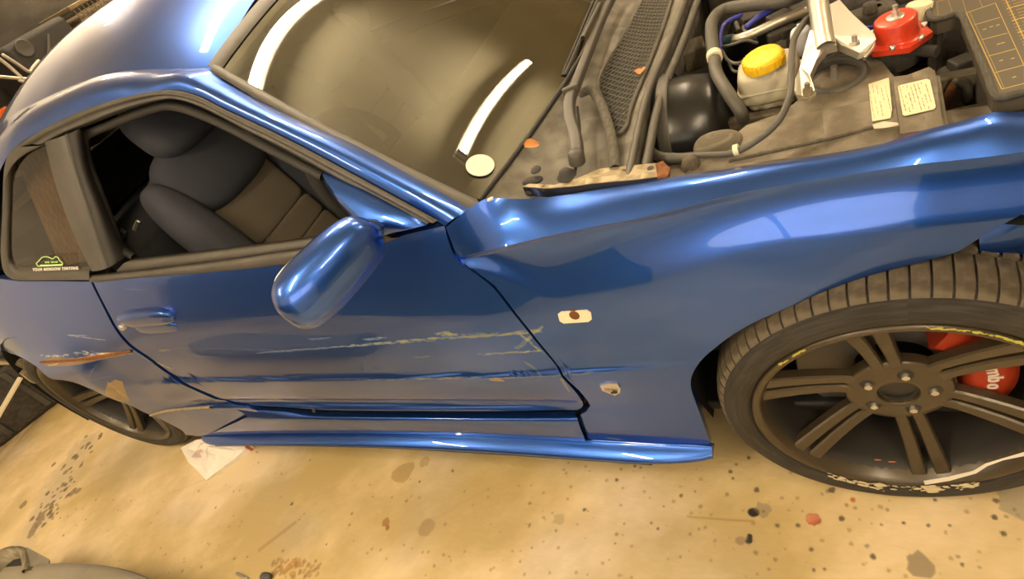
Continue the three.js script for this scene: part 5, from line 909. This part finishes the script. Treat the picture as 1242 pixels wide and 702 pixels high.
// bumper bracket hanging below the quarter
part('bumper_bracket', slab([[19, 434], [28, 436], [41, 447], [41, 465], [36, 463], [23, 453], [28, 447], [16, 442]].map(([a, b]) => U(a, b, 'x', -3.0)), 0.02), M.zinc, car, 'pale bumper bracket hanging below the torn quarter');
part('bracket_rod', rod(U(-10, 437, 'x', -3.05), U(12, 436, 'x', -3.05), 0.02), M.steel, car);
// shelf with stored things on the rear wall
{
  const X = -4.72, sh = thing('storage_shelf', 'dark steel shelf against the rear wall', 'shelf');
  for (const z of [-2.3, -0.35]) for (const x of [X - 0.2, X + 0.2]) part('upright', boxAt(0.04, 1.45, 0.04, x, 0.725, z, 0.004), M.bayDark, sh);
  for (const y of [0.45, 1.06]) part('shelf_board', boxAt(0.44, 0.03, 2.0, X, y, -1.32, 0.004), M.bayDark, sh);
  part('back_panel', boxAt(0.02, 1.45, 3.2, X - 0.24, 0.98, -1.7, 0.004), dirty(0.05, 0.042, 0.03, 0.8, 0, 3), sh);
  const y0 = 1.0755;
  // black pannier box with a dial and a lever
  const bx = thing('black_toolbox', 'black toolbox with a round dial and a pale lever on the shelf', 'box');
  part('body', boxAt(0.34, 0.36, 0.52, X, y0 + 0.18, -1.26, 0.04), M.rubber, bx);
  part('dial', lathe([[0, 0.006], [0.035, 0.006], [0.045, 0.014], [0.055, 0.010], [0.055, 0]], 32, V(X + 0.17, y0 + 0.30, -1.13), V(1, 0, 0)), M.trim, bx);
  part('lever', rod(V(X + 0.19, y0 + 0.16, -1.16), V(X + 0.19, y0 + 0.30, -1.32), 0.014, 0.006), M.trim, bx);
  // wire crate
  const cr = thing('wire_crate', 'tan wire crate with tools on the shelf', 'crate'), tan = dirty(0.26, 0.20, 0.11, 0.6, 0.1, 5), cz = -1.85, g = [];
  part('rim', merge([boxAt(0.03, 0.03, 0.56, X + 0.19, y0 + 0.36, cz, 0.008), boxAt(0.03, 0.03, 0.56, X - 0.19, y0 + 0.36, cz, 0.008), boxAt(0.4, 0.03, 0.03, X, y0 + 0.36, cz - 0.27, 0.008), boxAt(0.4, 0.03, 0.03, X, y0 + 0.36, cz + 0.27, 0.008)]), tan, cr);
  for (let k = 0; k < 14; k++) part('wire', merge([rod(V(X + 0.19, y0 + 0.005, cz - 0.26 + k * 0.04), V(X + 0.19, y0 + 0.35, cz - 0.26 + k * 0.04), 0.004, 0.004, 6)]), tan, cr);
  for (let k = 0; k < 8; k++) part('wire', rod(V(X + 0.19, y0 + 0.02 + k * 0.042, cz - 0.27), V(X + 0.19, y0 + 0.02 + k * 0.042, cz + 0.27), 0.004, 0.004, 6), tan, cr);
  part('liner', boxAt(0.34, 0.30, 0.5, X - 0.01, y0 + 0.16, cz, 0.03), dirty(0.16, 0.12, 0.07, 0.8, 0, 5), cr);
  // folded stand of bright tubes and the orange ball at its foot
  const st = thing('folding_stand', 'folded stand of pale metal tubes lying on the shelf', 'stand');
  const tb = (l) => part('tube', capTube(l.map(([a, b]) => { const p = U(a, b, 'x', X + 0.21); p.y = Math.max(p.y, y0 + 0.012); return p; }), 0.011, 20, 10), M.alu, st);
  tb([[-14, 62], [8, 78], [28, 96]]); tb([[4, 67], [20, 77], [36, 87], [40, 82], [47, 74]]); tb([[-14, 92], [10, 94], [36, 96]]); tb([[24, 98], [34, 100], [40, 96]]);
  const br = U(-2, 137, 'x', X + 0.1); single('orange_bucket', merge([lathe([[0, 0], [0.075, 0], [0.095, 0.09], [0.10, 0.095], [0.10, 0.10], [0.09, 0.10], [0.072, 0.01]], 32, V(X + 0.05, y0, br.z + 0.02), V(0, 1, 0))]), mat(0.75, 0.14, 0.02, 0.5), 'small orange bucket at the end of the shelf', 'bucket');
}

// cabinets along the wall behind the photographer: what the wing and the door mirror
{
  const white = mat(0.72, 0.70, 0.66, 0.5), grey = mat(0.05, 0.055, 0.075, 0.5);
  const cab = (x0, x1, h, m, lab) => { const o = thing('wall_cabinet', lab, 'cabinet'), w = x1 - x0, n = Math.max(2, Math.round(w / 0.6)); o.position.set((x0 + x1) / 2, 0, 3.1); part('carcass', boxAt(w, h, 0.56, 0, h / 2, 0, 0.01), m, o); for (let k = 0; k < n; k++) { const dw = w / n, d = part('cabinet_door', boxAt(dw - 0.012, h - 0.08, 0.02, -w / 2 + dw * (k + 0.5), h / 2 + 0.02, -0.29, 0.005), m, o); part('handle', boxAt(0.015, 0.14, 0.02, -w / 2 + dw * (k + 0.5) + dw * 0.38, h * 0.7, -0.305, 0.005), M.steel, d); } };
  cab(-0.95, 0.72, 1.0, white, 'white base cabinet against the wall behind the photographer'); cab(-4.9, -1.0, 0.95, grey, 'long dark cabinet against the wall behind the photographer'); cab(0.78, 3.6, 1.1, grey, 'dark cabinet against the wall facing the front wheel');
}
renderer.render(scene, camera);
